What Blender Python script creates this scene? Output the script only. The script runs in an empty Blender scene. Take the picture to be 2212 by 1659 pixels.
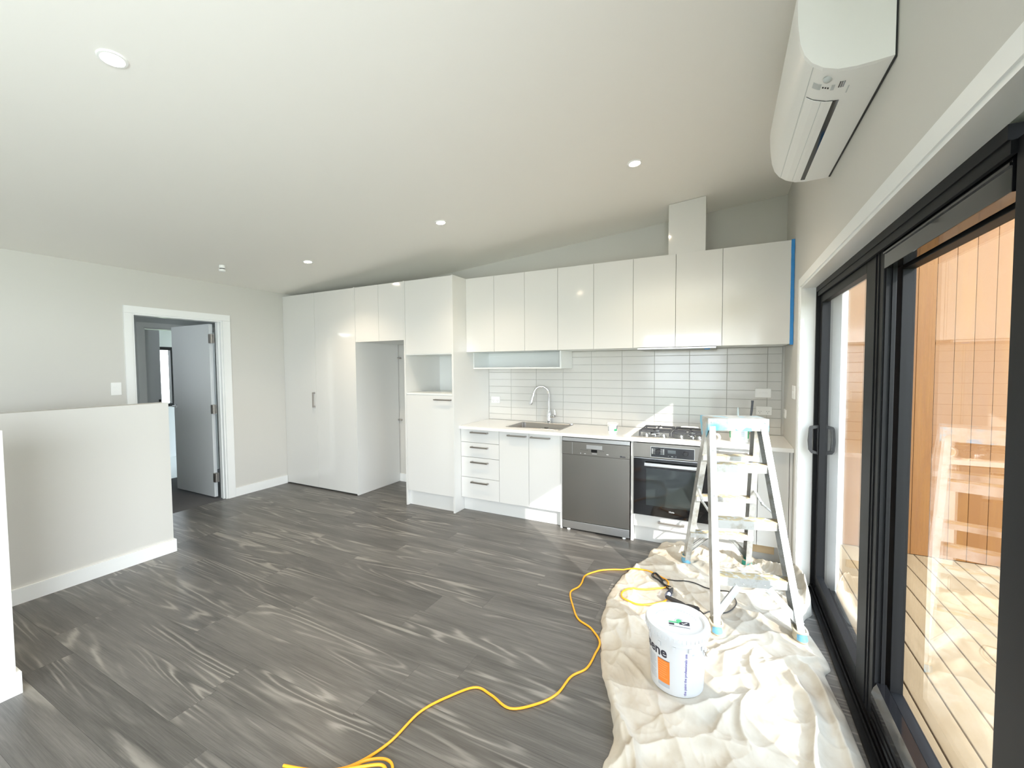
import bpy, bmesh, math, random
import numpy as np
from mathutils import Vector, Matrix

S = bpy.context.scene
COL = S.collection
random.seed(7)

# ------------------------------------------------------------------ camera
YAW, PITCH, ROLL, CAMH, FPX = math.radians(26.9215), math.radians(2.3507), math.radians(-0.398), 1.4556, 904.77
Fv = Vector((-math.sin(YAW)*math.cos(PITCH), math.cos(YAW)*math.cos(PITCH), -math.sin(PITCH)))
Rv = Vector((math.cos(YAW), math.sin(YAW), 0)); Uv = Rv.cross(Fv)
R2 = Rv*math.cos(ROLL) + Uv*math.sin(ROLL); U2 = Uv*math.cos(ROLL) - Rv*math.sin(ROLL)
cam_d = bpy.data.cameras.new('camera'); cam = bpy.data.objects.new('camera', cam_d); COL.objects.link(cam)
m = Matrix((R2, U2, -Fv)).transposed().to_4x4(); m.translation = (0, 0, CAMH); cam.matrix_world = m
cam_d.sensor_width = 36; cam_d.sensor_fit = 'HORIZONTAL'; cam_d.lens = FPX/2212*36; cam_d.clip_start = .02
S.camera = cam

# ------------------------------------------------------------------ light, sky, exposure
SUN_DIR = Vector((-1, .95, -.735)).normalized()
w = bpy.data.worlds.new('sky'); S.world = w; w.use_nodes = True
nt = w.node_tree; nt.nodes.clear()
wo = nt.nodes.new('ShaderNodeOutputWorld'); bg = nt.nodes.new('ShaderNodeBackground')
# bright, even high haze: a little bluer overhead than at the horizon, the same all the way round
tcw = nt.nodes.new('ShaderNodeTexCoord'); sx = nt.nodes.new('ShaderNodeSeparateXYZ'); rp = nt.nodes.new('ShaderNodeValToRGB')
rp.color_ramp.elements[0].position = 0; rp.color_ramp.elements[0].color = (.86, .93, 1, 1)
rp.color_ramp.elements[1].position = 1; rp.color_ramp.elements[1].color = (.62, .79, 1, 1)
nt.links.new(tcw.outputs['Generated'], sx.inputs[0]); nt.links.new(sx.outputs['Z'], rp.inputs[0]); nt.links.new(rp.outputs[0], bg.inputs[0]); nt.links.new(bg.outputs[0], wo.inputs[0])
bg.inputs[1].default_value = 2.0
sun_d = bpy.data.lights.new('sun', 'SUN'); sun = bpy.data.objects.new('sun', sun_d); COL.objects.link(sun)
sun_d.energy = 1.35; sun_d.angle = math.radians(.6); sun_d.color = (1, .96, .9)
sun.rotation_euler = SUN_DIR.to_track_quat('-Z', 'Y').to_euler()
def portal(name, loc, rot, sx, sy):
    d = bpy.data.lights.new(name, 'AREA'); d.shape = 'RECTANGLE'; d.size = sx; d.size_y = sy
    d.cycles.is_portal = True
    o = bpy.data.objects.new(name, d); COL.objects.link(o); o.location = loc; o.rotation_euler = rot
portal('sky_portal', (.70, 2.2, 1.0), (0, math.radians(90), 0), 1.9, 2.2)
portal('sky_portal', (.70, -1.4, 1.14), (0, math.radians(90), 0), 1.95, 2.05)
portal('sky_portal', (-.85, -2.75, 1.2), (math.radians(90), 0, 0), 1.7, 2.1)
def fill_light(name, loc, rot, sx, sy, power, col):  # area lamps added inside the unseen openings to brighten the room
    d = bpy.data.lights.new(name, 'AREA'); d.shape = 'RECTANGLE'; d.size = sx; d.size_y = sy; d.energy = power; d.color = col
    o = bpy.data.objects.new(name, d); COL.objects.link(o); o.location = loc; o.rotation_euler = rot
fill_light('fill_daylight', (-.85, -2.57, 1.16), (math.radians(90), 0, 0), 1.55, 1.95, 3, (.85, .93, 1.0))
fill_light('fill_daylight', (.53, -1.4, 1.14), (0, math.radians(90), 0), 1.85, 1.9, 36, (.86, .94, 1.0))
S.view_settings.view_transform = 'Standard'; S.view_settings.look = 'None'; S.view_settings.gamma = 1.0
S.view_settings.use_curve_mapping = False
S.view_settings.exposure = 2.42
S.cycles.max_bounces = 14; S.cycles.diffuse_bounces = 8; S.cycles.glossy_bounces = 5; S.cycles.transparent_max_bounces = 16
S.cycles.caustics_reflective = False; S.cycles.caustics_refractive = False
S.cycles.sample_clamp_indirect = 8.0
S.cycles.use_denoising = True

# ------------------------------------------------------------------ materials
MATS = {}
def mat(name, col=(.8, .8, .8), rough=.5, metal=0., spec=.5, coat=0., emit=None, es=0., bump=None, noise=None):
    m = bpy.data.materials.new(name); m.use_nodes = True
    n = m.node_tree.nodes; L = m.node_tree.links; b = n['Principled BSDF']
    b.inputs['Base Color'].default_value = (*col, 1); b.inputs['Roughness'].default_value = rough
    b.inputs['Metallic'].default_value = metal; b.inputs['Specular IOR Level'].default_value = spec
    b.inputs['Coat Weight'].default_value = coat; b.inputs['Coat Roughness'].default_value = .04
    if emit: b.inputs['Emission Color'].default_value = (*emit, 1); b.inputs['Emission Strength'].default_value = es
    tc = n.new('ShaderNodeTexCoord')
    if noise:      # (scale, amount) slight tone variation
        t = n.new('ShaderNodeTexNoise'); t.inputs['Scale'].default_value = noise[0]; t.inputs['Detail'].default_value = 5
        L.new(tc.outputs['Object'], t.inputs['Vector'])
        mx = n.new('ShaderNodeMix'); mx.data_type = 'RGBA'
        mx.inputs[6].default_value = (*[c*(1-noise[1]) for c in col], 1); mx.inputs[7].default_value = (*[min(1, c*(1+noise[1])) for c in col], 1)
        L.new(t.outputs['Fac'], mx.inputs[0]); L.new(mx.outputs[2], b.inputs['Base Color'])
    if bump:       # (scale, strength)
        t = n.new('ShaderNodeTexNoise'); t.inputs['Scale'].default_value = bump[0]; t.inputs['Detail'].default_value = 4
        L.new(tc.outputs['Object'], t.inputs['Vector'])
        bp = n.new('ShaderNodeBump'); bp.inputs['Strength'].default_value = bump[1]; bp.inputs['Distance'].default_value = .002
        L.new(t.outputs['Fac'], bp.inputs['Height']); L.new(bp.outputs[0], b.inputs['Normal'])
    MATS[name] = m
    return m
M_wall = mat('wall_paint', (.635, .62, .582), .6, bump=(260, .06))
M_ceil = mat('ceiling_paint', (.92, .895, .85), .7, bump=(200, .05))
M_trim = mat('white_trim', (.86, .87, .86), .35)
M_cab = mat('white_gloss_laminate', (.745, .738, .715), .09, spec=.5, coat=.3)
M_carc = mat('white_carcass', (.80, .815, .80), .35)
M_bench = mat('white_stone_bench', (.86, .85, .83), .18, noise=(420, .03))
M_tile = mat('white_gloss_tile', (.67, .66, .63), .12, noise=(3, .03))
M_grout = mat('grey_grout', (.50, .48, .45), .8)
M_black = mat('black_powdercoat', (.007, .0075, .0085), .5, spec=.2, bump=(900, .08))
M_blackg = mat('black_gloss', (.008, .008, .009), .06)
M_blackp = mat('black_plastic', (.02, .02, .022), .4)
M_iron = mat('cast_iron', (.05, .05, .055), .5, bump=(600, .3))
M_chrome = mat('chrome', (.85, .86, .88), .06, 1.0)
M_hand = mat('brushed_nickel', (.42, .39, .36), .35, 1.0)
M_plast = mat('white_plastic', (.91, .91, .89), .3)
M_pail = mat('bucket_white', (.62, .63, .645), .28)
M_grey = mat('grey_plastic', (.55, .58, .58), .35)
M_dark = mat('dark_gap', (.03, .03, .03), .7)
M_carpet = mat('dark_carpet', (.12, .12, .125), .95, bump=(900, .8), noise=(350, .25))
M_door = mat('grey_white_door', (.74, .76, .77), .4)
M_hall = mat('hall_paint', (.62, .64, .64), .6)
M_cord = mat('orange_flex', (.92, .40, .02), .35)
M_tape = mat('blue_masking_tape', (.03, .25, .62), .6, noise=(40, .15))
M_deck = None
M_green = mat('green_print', (.08, .48, .22), .5)
M_print = mat('dark_print', (.03, .03, .045), .5)
M_gprint = mat('grey_print', (.42, .45, .50), .5)
M_orange = mat('orange_print', (.85, .22, .03), .5)
M_lens = mat('lamp_lens', (1, 1, 1), .4, emit=(1, .80, .58), es=26.)
M_steelw = mat('steel_white_mark', (.85, .85, .85), .4)
M_disp = mat('display_grey', (.10, .12, .13), .3)
M_bluep = mat('blue_paint', (.16, .42, .62), .45, noise=(60, .4))
M_teal = mat('teal_paint', (.03, .42, .34), .5, noise=(60, .4))
M_rubber = mat('taped_foot_beige', (.58, .52, .40), .8, noise=(50, .3))
M_brist = mat('brush_handle_dark', (.09, .10, .12), .5, noise=(90, .6))
M_card = mat('brown_card', (.62, .46, .28), .8)
M_clear = None

def brushed(name, col, rough, axis):
    m = mat(name, col, rough, 1.0); n = m.node_tree.nodes; L = m.node_tree.links; b = n['Principled BSDF']
    tc = n.new('ShaderNodeTexCoord'); mp = n.new('ShaderNodeMapping'); t = n.new('ShaderNodeTexNoise')
    sc = [900, 900, 900]; sc[axis] = 6
    mp.inputs['Scale'].default_value = sc; t.inputs['Scale'].default_value = 1; t.inputs['Detail'].default_value = 2
    L.new(tc.outputs['Object'], mp.inputs[0]); L.new(mp.outputs[0], t.inputs['Vector'])
    mr = n.new('ShaderNodeMapRange'); mr.inputs[3].default_value = rough-.06; mr.inputs[4].default_value = rough+.06
    L.new(t.outputs['Fac'], mr.inputs[0]); L.new(mr.outputs[0], b.inputs['Roughness'])
    return m
M_steel = brushed('brushed_steel', (.25, .235, .215), .36, 0)
M_steel_l = brushed('light_steel', (.58, .58, .58), .3, 0)
M_sink = brushed('sink_steel', (.42, .40, .38), .3, 0)

def alu_mat(name, blue):
    m = mat(name, (.80, .81, .80), .38, .55); n = m.node_tree.nodes; L = m.node_tree.links; b = n['Principled BSDF']
    tc = n.new('ShaderNodeTexCoord'); t = n.new('ShaderNodeTexNoise'); t.inputs['Scale'].default_value = 14; t.inputs['Detail'].default_value = 8; t.inputs['Roughness'].default_value = .7
    L.new(tc.outputs['Object'], t.inputs['Vector'])
    r = n.new('ShaderNodeValToRGB'); e = r.color_ramp.elements
    e[0].position = .36; e[0].color = (.44, .42, .37, 1); e[1].position = .52; e[1].color = (.60, .61, .60, 1)
    L.new(t.outputs['Fac'], r.inputs[0])
    if blue:
        t2 = n.new('ShaderNodeTexNoise'); t2.inputs['Scale'].default_value = blue[0]; t2.inputs['Detail'].default_value = 6
        L.new(tc.outputs['Object'], t2.inputs['Vector'])
        r2 = n.new('ShaderNodeValToRGB'); r2.color_ramp.elements[0].position = blue[1]; r2.color_ramp.elements[1].position = blue[1]+.13
        L.new(t2.outputs['Fac'], r2.inputs[0])
        mx = n.new('ShaderNodeMix'); mx.data_type = 'RGBA'; L.new(r2.outputs[0], mx.inputs[0]); L.new(r.outputs[0], mx.inputs[6]); mx.inputs[7].default_value = blue[2]
        L.new(mx.outputs[2], b.inputs['Base Color'])
    else: L.new(r.outputs[0], b.inputs['Base Color'])
    return m
M_alu = alu_mat('paint_spotted_aluminium', None)
M_alub = alu_mat('blue_smeared_aluminium', (9, .50, (.20, .62, .85, 1)))
M_step = alu_mat('worn_step_aluminium', (38, .40, (.50, .42, .27, 1)))

def glass_mat(name, tint=(.965, .97, .965)):
    m = bpy.data.materials.new(name); m.use_nodes = True; n = m.node_tree.nodes; L = m.node_tree.links; n.clear()
    o = n.new('ShaderNodeOutputMaterial'); tr = n.new('ShaderNodeBsdfTransparent'); tr.inputs[0].default_value = (*tint, 1)
    gl = n.new('ShaderNodeBsdfGlossy'); gl.inputs['Roughness'].default_value = .0; gl.inputs[0].default_value = (1, 1, 1, 1)
    fr = n.new('ShaderNodeFresnel'); ge = n.new('ShaderNodeNewGeometry'); io = n.new('ShaderNodeMapRange')   # same index from either side of the sheet
    io.inputs[3].default_value = 1.52; io.inputs[4].default_value = 1/1.52; L.new(ge.outputs['Backfacing'], io.inputs[0]); L.new(io.outputs[0], fr.inputs[0])
    ma = n.new('ShaderNodeMath'); ma.operation = 'MULTIPLY'; ma.inputs[1].default_value = 1.0; ma.use_clamp = True
    mx = n.new('ShaderNodeMixShader'); L.new(fr.outputs[0], ma.inputs[0]); L.new(ma.outputs[0], mx.inputs[0])
    L.new(tr.outputs[0], mx.inputs[1]); L.new(gl.outputs[0], mx.inputs[2]); L.new(mx.outputs[0], o.inputs[0])
    return m
M_glass = glass_mat('clear_glass')
M_clear = glass_mat('clear_blue_plastic', (.72, .78, .95))

def wood_plank(name, cols, grain_scale, axis, ring, rough, contrast=1.):
    """Per-object varied wood: axis = grain direction in object space."""
    m = mat(name, cols[0], rough); n = m.node_tree.nodes; L = m.node_tree.links; b = n['Principled BSDF']
    tc = n.new('ShaderNodeTexCoord'); oi = n.new('ShaderNodeObjectInfo')
    cx = n.new('ShaderNodeCombineXYZ')
    for k, f in enumerate((37., 91., 53.)):
        mu = n.new('ShaderNodeMath'); mu.operation = 'MULTIPLY'; mu.inputs[1].default_value = f; L.new(oi.outputs['Random'], mu.inputs[0]); L.new(mu.outputs[0], cx.inputs[k])
    ad = n.new('ShaderNodeVectorMath'); ad.operation = 'ADD'; L.new(tc.outputs['Object'], ad.inputs[0]); L.new(cx.outputs[0], ad.inputs[1])
    def nz(sc, det, rgh=.5, dist=0.):
        mp = n.new('ShaderNodeMapping'); s = [sc[1]]*3; s[axis] = sc[0]; mp.inputs['Scale'].default_value = s
        L.new(ad.outputs[0], mp.inputs[0]); t = n.new('ShaderNodeTexNoise'); t.inputs['Scale'].default_value = 1
        t.inputs['Detail'].default_value = det; t.inputs['Roughness'].default_value = rgh; t.inputs['Distortion'].default_value = dist
        L.new(mp.outputs[0], t.inputs['Vector']); return t.outputs['Fac']
    def math_(op, a, bb):
        q = n.new('ShaderNodeMath'); q.operation = op
        for i, v in enumerate((a, bb)):
            if isinstance(v, (int, float)): q.inputs[i].default_value = v
            else: L.new(v, q.inputs[i])
        return q.outputs[0]
    base = nz(ring, 1.2, .4, 0.)
    wig = nz((3., 40.), 3., .6)
    lines = math_('SINE', math_('ADD', math_('MULTIPLY', base, 92.), math_('MULTIPLY', wig, 4.5)), 0.)
    sharp = math_('POWER', math_('MULTIPLY', math_('ADD', lines, 1.), .5), 4.)
    zone = nz((1.1, 8.), 2.)
    zr = n.new('ShaderNodeMapRange'); zr.inputs[1].default_value = .46; zr.inputs[2].default_value = .60; L.new(zone, zr.inputs[0])
    fine = nz((5., 260.), 6., .7); cloud = nz((1.6, 16.), 4., .6)
    r = n.new('ShaderNodeValToRGB'); e = r.color_ramp.elements
    e[0].position = .28; e[0].color = (*cols[0], 1); e[1].position = .72; e[1].color = (*cols[2], 1)
    mid = r.color_ramp.elements.new(.5); mid.color = (*cols[1], 1)
    v = math_('ADD', math_('MULTIPLY', fine, .62*contrast), math_('MULTIPLY', cloud, .60))
    v = math_('ADD', v, math_('MULTIPLY', math_('SUBTRACT', oi.outputs['Random'], .5), .13))
    v = math_('SUBTRACT', v, .11)
    L.new(v, r.inputs[0])
    mx = n.new('ShaderNodeMix'); mx.data_type = 'RGBA'; L.new(math_('MULTIPLY', math_('MULTIPLY', sharp, zr.outputs[0]), .70*contrast), mx.inputs[0])
    L.new(r.outputs[0], mx.inputs[6]); mx.inputs[7].default_value = (*cols[3], 1)
    L.new(mx.outputs[2], b.inputs['Base Color'])
    bp = n.new('ShaderNodeBump'); bp.inputs['Strength'].default_value = .12; bp.inputs['Distance'].default_value = .001
    L.new(fine, bp.inputs['Height']); L.new(bp.outputs[0], b.inputs['Normal'])
    return m
M_floor = wood_plank('grey_oak_vinyl', [(.050, .047, .0435), (.102, .096, .089), (.168, .158, .145), (.32, .30, .27)], 0, 0, (.55, 6.5), .34)
M_cedar = wood_plank('cedar_cladding', [(.155, .057, .005), (.178, .071, .006), (.20, .085, .008), (.12, .041, .004)], 0, 2, (.5, 4.), .6, .5)
M_decking = wood_plank('pale_decking', [(.225, .150, .075), (.26, .178, .095), (.29, .205, .118), (.185, .118, .055)], 0, 1, (.5, 4.), .7, .5)

# cloth: canvas with faint paint stains
M_cloth = mat('canvas_drop_cloth', (.72, .65, .55), .9)
def _cl():
    n = M_cloth.node_tree.nodes; L = M_cloth.node_tree.links; b = n['Principled BSDF']
    tc = n.new('ShaderNodeTexCoord'); t = n.new('ShaderNodeTexNoise'); t.inputs['Scale'].default_value = 9; t.inputs['Detail'].default_value = 6
    L.new(tc.outputs['Object'], t.inputs['Vector']); r = n.new('ShaderNodeValToRGB'); e = r.color_ramp.elements
    e[0].position = .33; e[0].color = (.455, .395, .315, 1); e[1].position = .6; e[1].color = (.545, .50, .425, 1); L.new(t.outputs['Fac'], r.inputs[0]); L.new(r.outputs[0], b.inputs['Base Color'])
    t2 = n.new('ShaderNodeTexNoise'); t2.inputs['Scale'].default_value = 500; L.new(tc.outputs['Object'], t2.inputs['Vector'])
    bp = n.new('ShaderNodeBump'); bp.inputs['Strength'].default_value = .12; bp.inputs['Distance'].default_value = .001; L.new(t2.outputs['Fac'], bp.inputs['Height']); L.new(bp.outputs[0], b.inputs['Normal'])
_cl()

# ------------------------------------------------------------------ mesh helpers
class MB:
    def __init__(s): s.bm = bmesh.new()
    def box(s, a, b, bev=0., M=None):
        a = Vector(a); b = Vector(b); lo = [min(a[i], b[i]) for i in range(3)]; hi = [max(a[i], b[i]) for i in range(3)]
        r = bmesh.ops.create_cube(s.bm, size=1)
        for v in r['verts']: v.co = Vector([lo[i] + (v.co[i]+.5)*(hi[i]-lo[i]) for i in range(3)])
        vs = r['verts']
        if bev:
            es = list({e for v in vs for e in v.link_edges})
            q = bmesh.ops.bevel(s.bm, geom=es, offset=bev, segments=2, profile=.6, affect='EDGES')
            vs = list({v for f in q['faces'] for v in f.verts} | {v for v in vs if v.is_valid})
        if M:
            for v in vs: v.co = M @ v.co
        return s
    def prism(s, pts, h0, h1, axis=2, M=None, caps=True):
        """pts: 2D outline, extruded along axis from h0 to h1."""
        def P(p, h):
            q = list(p); q.insert(axis, h); v = Vector(q); return M @ v if M else v
        A = [s.bm.verts.new(P(p, h0)) for p in pts]; B = [s.bm.verts.new(P(p, h1)) for p in pts]
        n = len(pts)
        for i in range(n): s.bm.faces.new((A[i], A[(i+1) % n], B[(i+1) % n], B[i]))
        if caps: s.bm.faces.new(A[::-1]); s.bm.faces.new(B)
        return s
    def lathe(s, prof, c=(0, 0, 0), seg=40, M=None, closed=False):
        """prof: list of (r,z) rotated round z through c."""
        rings = []
        for r, z in prof:
            if r < 1e-6: vs = [s.bm.verts.new(Vector((0, 0, z)))]
            else: vs = [s.bm.verts.new(Vector((r*math.cos(2*math.pi*k/seg), r*math.sin(2*math.pi*k/seg), z))) for k in range(seg)]
            rings.append(vs)
        for a, b in zip(rings, rings[1:]):
            for k in range(seg):
                k2 = (k+1) % seg
                f = [a[k % len(a)], a[k2 % len(a)], b[k2 % len(b)], b[k % len(b)]]
                u = []
                for v in f:
                    if v not in u: u.append(v)
                if len(u) > 2: s.bm.faces.new(u)
        T = Matrix.Translation(c) @ (M if M else Matrix())
        for vs in rings:
            for v in vs: v.co = T @ v.co
        return s
    def tube(s, pts, r, seg=10, cap=True, flat=1.):
        P = [Vector(p) for p in pts]; n = len(P); rs = r if isinstance(r, (list, tuple)) else [r]*n
        T = [(P[min(i+1, n-1)]-P[max(i-1, 0)]).normalized() for i in range(n)]
        up = Vector((0, 0, 1)) if abs(T[0].z) < .9 else Vector((1, 0, 0))
        N = (up - T[0]*up.dot(T[0])).normalized(); rings = []
        for i in range(n):
            N = (N - T[i]*N.dot(T[i])).normalized(); B = T[i].cross(N)
            rings.append([s.bm.verts.new(P[i] + (N*math.sin(2*math.pi*k/seg)*flat + B*math.cos(2*math.pi*k/seg))*rs[i]) for k in range(seg)])
        for a, b in zip(rings, rings[1:]):
            for k in range(seg): s.bm.faces.new((a[k], a[(k+1) % seg], b[(k+1) % seg], b[k]))
        if cap: s.bm.faces.new(rings[0][::-1]); s.bm.faces.new(rings[-1])
        return s
    def bar(s, p0, p1, ax, ay, prof):
        """sweep 2D profile (in axes ax, ay) straight from p0 to p1"""
        p0, p1, ax, ay = map(Vector, (p0, p1, ax, ay))
        A = [s.bm.verts.new(p0 + ax*u + ay*v) for u, v in prof]; B = [s.bm.verts.new(p1 + ax*u + ay*v) for u, v in prof]
        n = len(prof)
        for i in range(n): s.bm.faces.new((A[i], A[(i+1) % n], B[(i+1) % n], B[i]))
        s.bm.faces.new(A[::-1]); s.bm.faces.new(B)
        return s
    def grid(s, V, nu, nv):
        vs = [s.bm.verts.new(v) for v in V]
        for j in range(nv-1):
            for i in range(nu-1): s.bm.faces.new((vs[j*nu+i], vs[j*nu+i+1], vs[(j+1)*nu+i+1], vs[(j+1)*nu+i]))
        return s

def spline(pts, n=8):
    P = [Vector(p) for p in pts]; out = []
    for i in range(len(P)-1):
        a, b, c, d = P[max(i-1, 0)], P[i], P[i+1], P[min(i+2, len(P)-1)]
        for k in range(n):
            t = k/n; out.append(.5*((2*b) + (c-a)*t + (2*a-5*b+4*c-d)*t*t + (3*b-3*c+d-a)*t**3))
    out.append(P[-1]); return out

ORG = {}
def _link(name, me_or_none, parent, loc=None):
    o = bpy.data.objects.new(name, me_or_none); COL.objects.link(o)
    if parent is not None: o.parent = parent
    return o
def build(name, mb, m, parent=None, smooth=False, loc=None, world=True):
    """one mesh object. World coordinates are re-based on the parent's origin (or on loc for a top-level mesh)."""
    bm = mb.bm
    bmesh.ops.remove_doubles(bm, verts=bm.verts, dist=1e-6)
    bmesh.ops.recalc_face_normals(bm, faces=bm.faces)
    org = Vector((0, 0, 0))
    if parent is not None and world: org = ORG.get(parent.name, Vector((0, 0, 0)))
    elif loc is not None: org = Vector(loc)
    if org.length: bmesh.ops.translate(bm, verts=bm.verts, vec=-org)
    me = bpy.data.meshes.new(name); bm.to_mesh(me); bm.free()
    if m: me.materials.append(m)
    if smooth:
        for p in me.polygons: p.use_smooth = True
        me.set_sharp_from_angle(angle=math.radians(38))
    o = _link(name, me, parent)
    if parent is None and loc is not None: o.location = loc; ORG[o.name] = Vector(loc)
    else: ORG[o.name] = org if parent is not None else Vector((0, 0, 0))
    return o
def thing(name, label, cat, loc=(0, 0, 0), rz=0, group=None):
    o = _link(name, None, None); o.location = loc; o.rotation_euler = (0, 0, rz); o.empty_display_size = .05
    ORG[o.name] = Vector(loc); tag(o, label, cat, group); return o
def tag(o, label, cat, group=None):
    o['label'] = label; o['category'] = cat
    if group: o['group'] = group
    return o
def struct(name, mb=None, m=None, parent=None, smooth=False, loc=None):
    if mb is None:
        o = _link(name, None, parent); o.empty_display_size = .05; ORG[o.name] = Vector((0, 0, 0))
    else: o = build(name, mb, m, parent, smooth, loc)
    if parent is None: o['kind'] = 'structure'
    return o
def inst(src, name, parent, loc):
    o = bpy.data.objects.new(name, src); COL.objects.link(o); o.parent = parent; o.location = loc; return o

# ------------------------------------------------------------------ setting
XL, XR, YB, YT, YD, YC, YO = -4.957, .4415, 4.11, 3.414, 3.523, 3.489, 3.642
HC, HT = .8675, 2.356
YBACK = -2.6
def CZ(x): return 2.842 + .0837*(x - .4415)

# floor: base slab with planks
fl = struct('floor', MB().box((XL-.0, YBACK, -.06), (XR+.06, YB, -.004)), M_dark)
PW, PL = .182, 1.22
pm = MB().box((0, 0, -.004), (PL-.0006, PW-.0006, 0)).bm
pme = bpy.data.meshes.new('plank'); pm.to_mesh(pme); pm.free(); pme.materials.append(M_floor)
rows = 0; y = YB
rng = random.Random(3); nper = 0
y = .30; row = 0
while y < YB:
    x = XL - rng.random()*PL
    wy = min(PW, YB-y)
    while x < XR+.05:
        x0, x1 = max(x, XL), min(x+PL, XR+.05)
        if x1-x0 > .02:
            if x0 == x and x1 == x+PL and wy == PW: me = pme
            else:
                q = MB().box((0, 0, -.004), (x1-x0-.0006, wy-.0006, 0)).bm; me = bpy.data.meshes.new('plank'); q.to_mesh(me); q.free(); me.materials.append(M_floor)
            inst(me, 'plank', fl, (x0, y, 0))
        x += PL
    y += PW; row += 1
rest = MB().box((XL, YBACK, -.004), (XR+.05, .2994, 0)); build('plank', rest, M_floor, fl)

# ceiling (sloping up to the sliding-door side)
struct('ceiling', MB().prism([(XL-.1, CZ(XL-.1)), (XR+.25, CZ(XR+.25)), (XR+.25, CZ(XR+.25)+.12), (XL-.1, CZ(XL-.1)+.12)], YBACK-.1, YB+.15, axis=1), M_ceil)
# back wall
wb = struct('wall_back', MB().prism([(XL-.1, -.06), (XR+.2, -.06), (XR+.2, CZ(XR+.2)), (XL-.1, CZ(XL-.1))], YB, YB+.13, axis=1), M_wall)
# left wall with the doorway
DY0, DY1, DZ = 1.905, 2.695, 1.985
mb = MB().prism([(YBACK, -.06), (DY0, -.06), (DY0, DZ), (DY1, DZ), (DY1, -.06), (YB, -.06), (YB, 2.39), (YBACK, 2.39)], XL-.1, XL, axis=0)
struct('wall_left', mb, M_wall)
# right wall with the sliding door opening
OY0, OY1, OZ = .72, 3.30, 1.962
WX = .66
mb = MB().box((XR, OY1, -.2), (WX, YB, 2.82)).box((XR, -.35, -.2), (WX, OY0, 2.82)).box((XR, OY0, OZ), (WX, OY1, 2.82))
mb.box((XR, YBACK, -.2), (WX, -2.45, 2.82)).box((XR, -2.45, -.2), (WX, -.35, .12)).box((XR, -2.45, 2.15), (WX, -.35, 2.82))
mb.prism([(XR, 2.82), (WX, 2.82), (WX, CZ(WX)), (XR, CZ(XR))], YBACK, YB, axis=1)
struct('wall_right', mb, M_wall)
# added glazed opening beside the camera, out of view, to bring in more daylight
w4 = struct('added_window_4')
build('frame', MB().box((.54, -2.45, .12), (.62, -2.39, 2.15)).box((.54, -.41, .12), (.62, -.35, 2.15)).box((.54, -2.39, .12), (.62, -.41, .18)).box((.54, -2.39, 2.09), (.62, -.41, 2.15)), M_black, w4)
build('pane', MB().box((.577, -2.39, .18), (.583, -.41, 2.09)), M_glass, w4)
struct('sun_block_slab', MB().box((WX, -6.2, 2.62), (2.9, -1.0, 2.74)), M_trim)  # unseen slab added outside to keep direct sun off the floor
# wall behind the camera with an added wide window, unseen, to let in more light
mb = MB().box((XL-.1, YBACK-.1, -.06), (-1.7, YBACK, 2.40)).box((0., YBACK-.1, -.06), (WX, YBACK, 2.75)).box((-1.7, YBACK-.1, -.06), (0., YBACK, .12)).box((-1.7, YBACK-.1, 2.2), (0., YBACK, 2.46))
mb.prism([(XL-.1, 2.35), (WX, 2.35), (WX, CZ(WX)), (XL-.1, CZ(XL-.1))], YBACK-.1, YBACK, axis=1)
struct('wall_front', mb, M_wall)
w2 = struct('added_window_2')
build('frame', MB().box((-1.7, YBACK-.08, .12), (-1.64, YBACK-.02, 2.2)).box((-.06, YBACK-.08, .12), (0, YBACK-.02, 2.2)).box((-1.64, YBACK-.08, .12), (-.06, YBACK-.02, .18)).box((-1.64, YBACK-.08, 2.14), (-.06, YBACK-.02, 2.2)).box((-.88, YBACK-.08, .18), (-.82, YBACK-.02, 2.14)), M_black, w2)
build('pane', MB().box((-1.64, YBACK-.053, .18), (-.06, YBACK-.047, 2.14)), M_glass, w2)
# half wall and its near return
HWX, HWY, HWZ = -3.911, 1.71, 1.192
struct('wall_half', MB().box((HWX-.115, .35, -.02), (HWX, HWY, HWZ)), M_wall)
struct('wall_stub', MB().box((-2.94, -.5, -.02), (-2.825, .617, HWZ)), M_wall)
struct('baseboard_half_wall', MB().box((HWX, .35, 0), (HWX+.014, HWY, .098)).box((HWX-.13, HWY, 0), (HWX+.014, HWY+.014, .098)), M_trim)
struct('baseboard_stub', MB().box((-2.825, -.5, 0), (-2.811, .631, .098)).box((-2.954, .617, 0), (-2.825, .631, .098)), M_trim)
# baseboards
struct('baseboard_left', MB().box((XL, DY1+.083, 0), (XL+.013, YT-.002, .098)).box((XL, YBACK, 0), (XL+.013, DY0-.063, .098)), M_trim)
struct('baseboard_back', MB().box((-3.70, YB-.014, 0), (-3.001, YB, .10)), M_trim)
# door 1 : architrave, lining, leaf
t1 = struct('trim_1', MB().box((XL, DY0-.062, 0), (XL+.016, DY0-.002, DZ-.001)).box((XL, DY1+.002, 0), (XL+.016, DY1+.08, DZ-.001)).box((XL, DY0-.062, DZ), (XL+.016, DY1+.08, 2.05))
            .box((XL-.1, DY0, 0), (XL+.004, DY0+.016, DZ)).box((XL-.1, DY1-.016, 0), (XL+.004, DY1, DZ)).box((XL-.1, DY0+.016, DZ-.016), (XL+.004, DY1-.016, DZ))
            .box((XL-.055, DY1-.028, 0), (XL-.03, DY1-.016, DZ-.016)), M_trim)
d1 = struct('door_1', MB().box((-5.90, 2.640, .012), (-5.108, 2.676, 1.955), .001), M_door)
hb = MB()
hb.lathe([(0, 0), (.026, 0), (.026, .006), (.010, .010), (.010, .045), (0, .045)], (-5.845, 2.640, 1.015), 20, Matrix.Rotation(math.radians(90), 4, 'X'))
hb.tube([(-5.845, 2.600, 1.015), (-5.80, 2.596, 1.015), (-5.74, 2.596, 1.013)], .009, 10)
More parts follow.
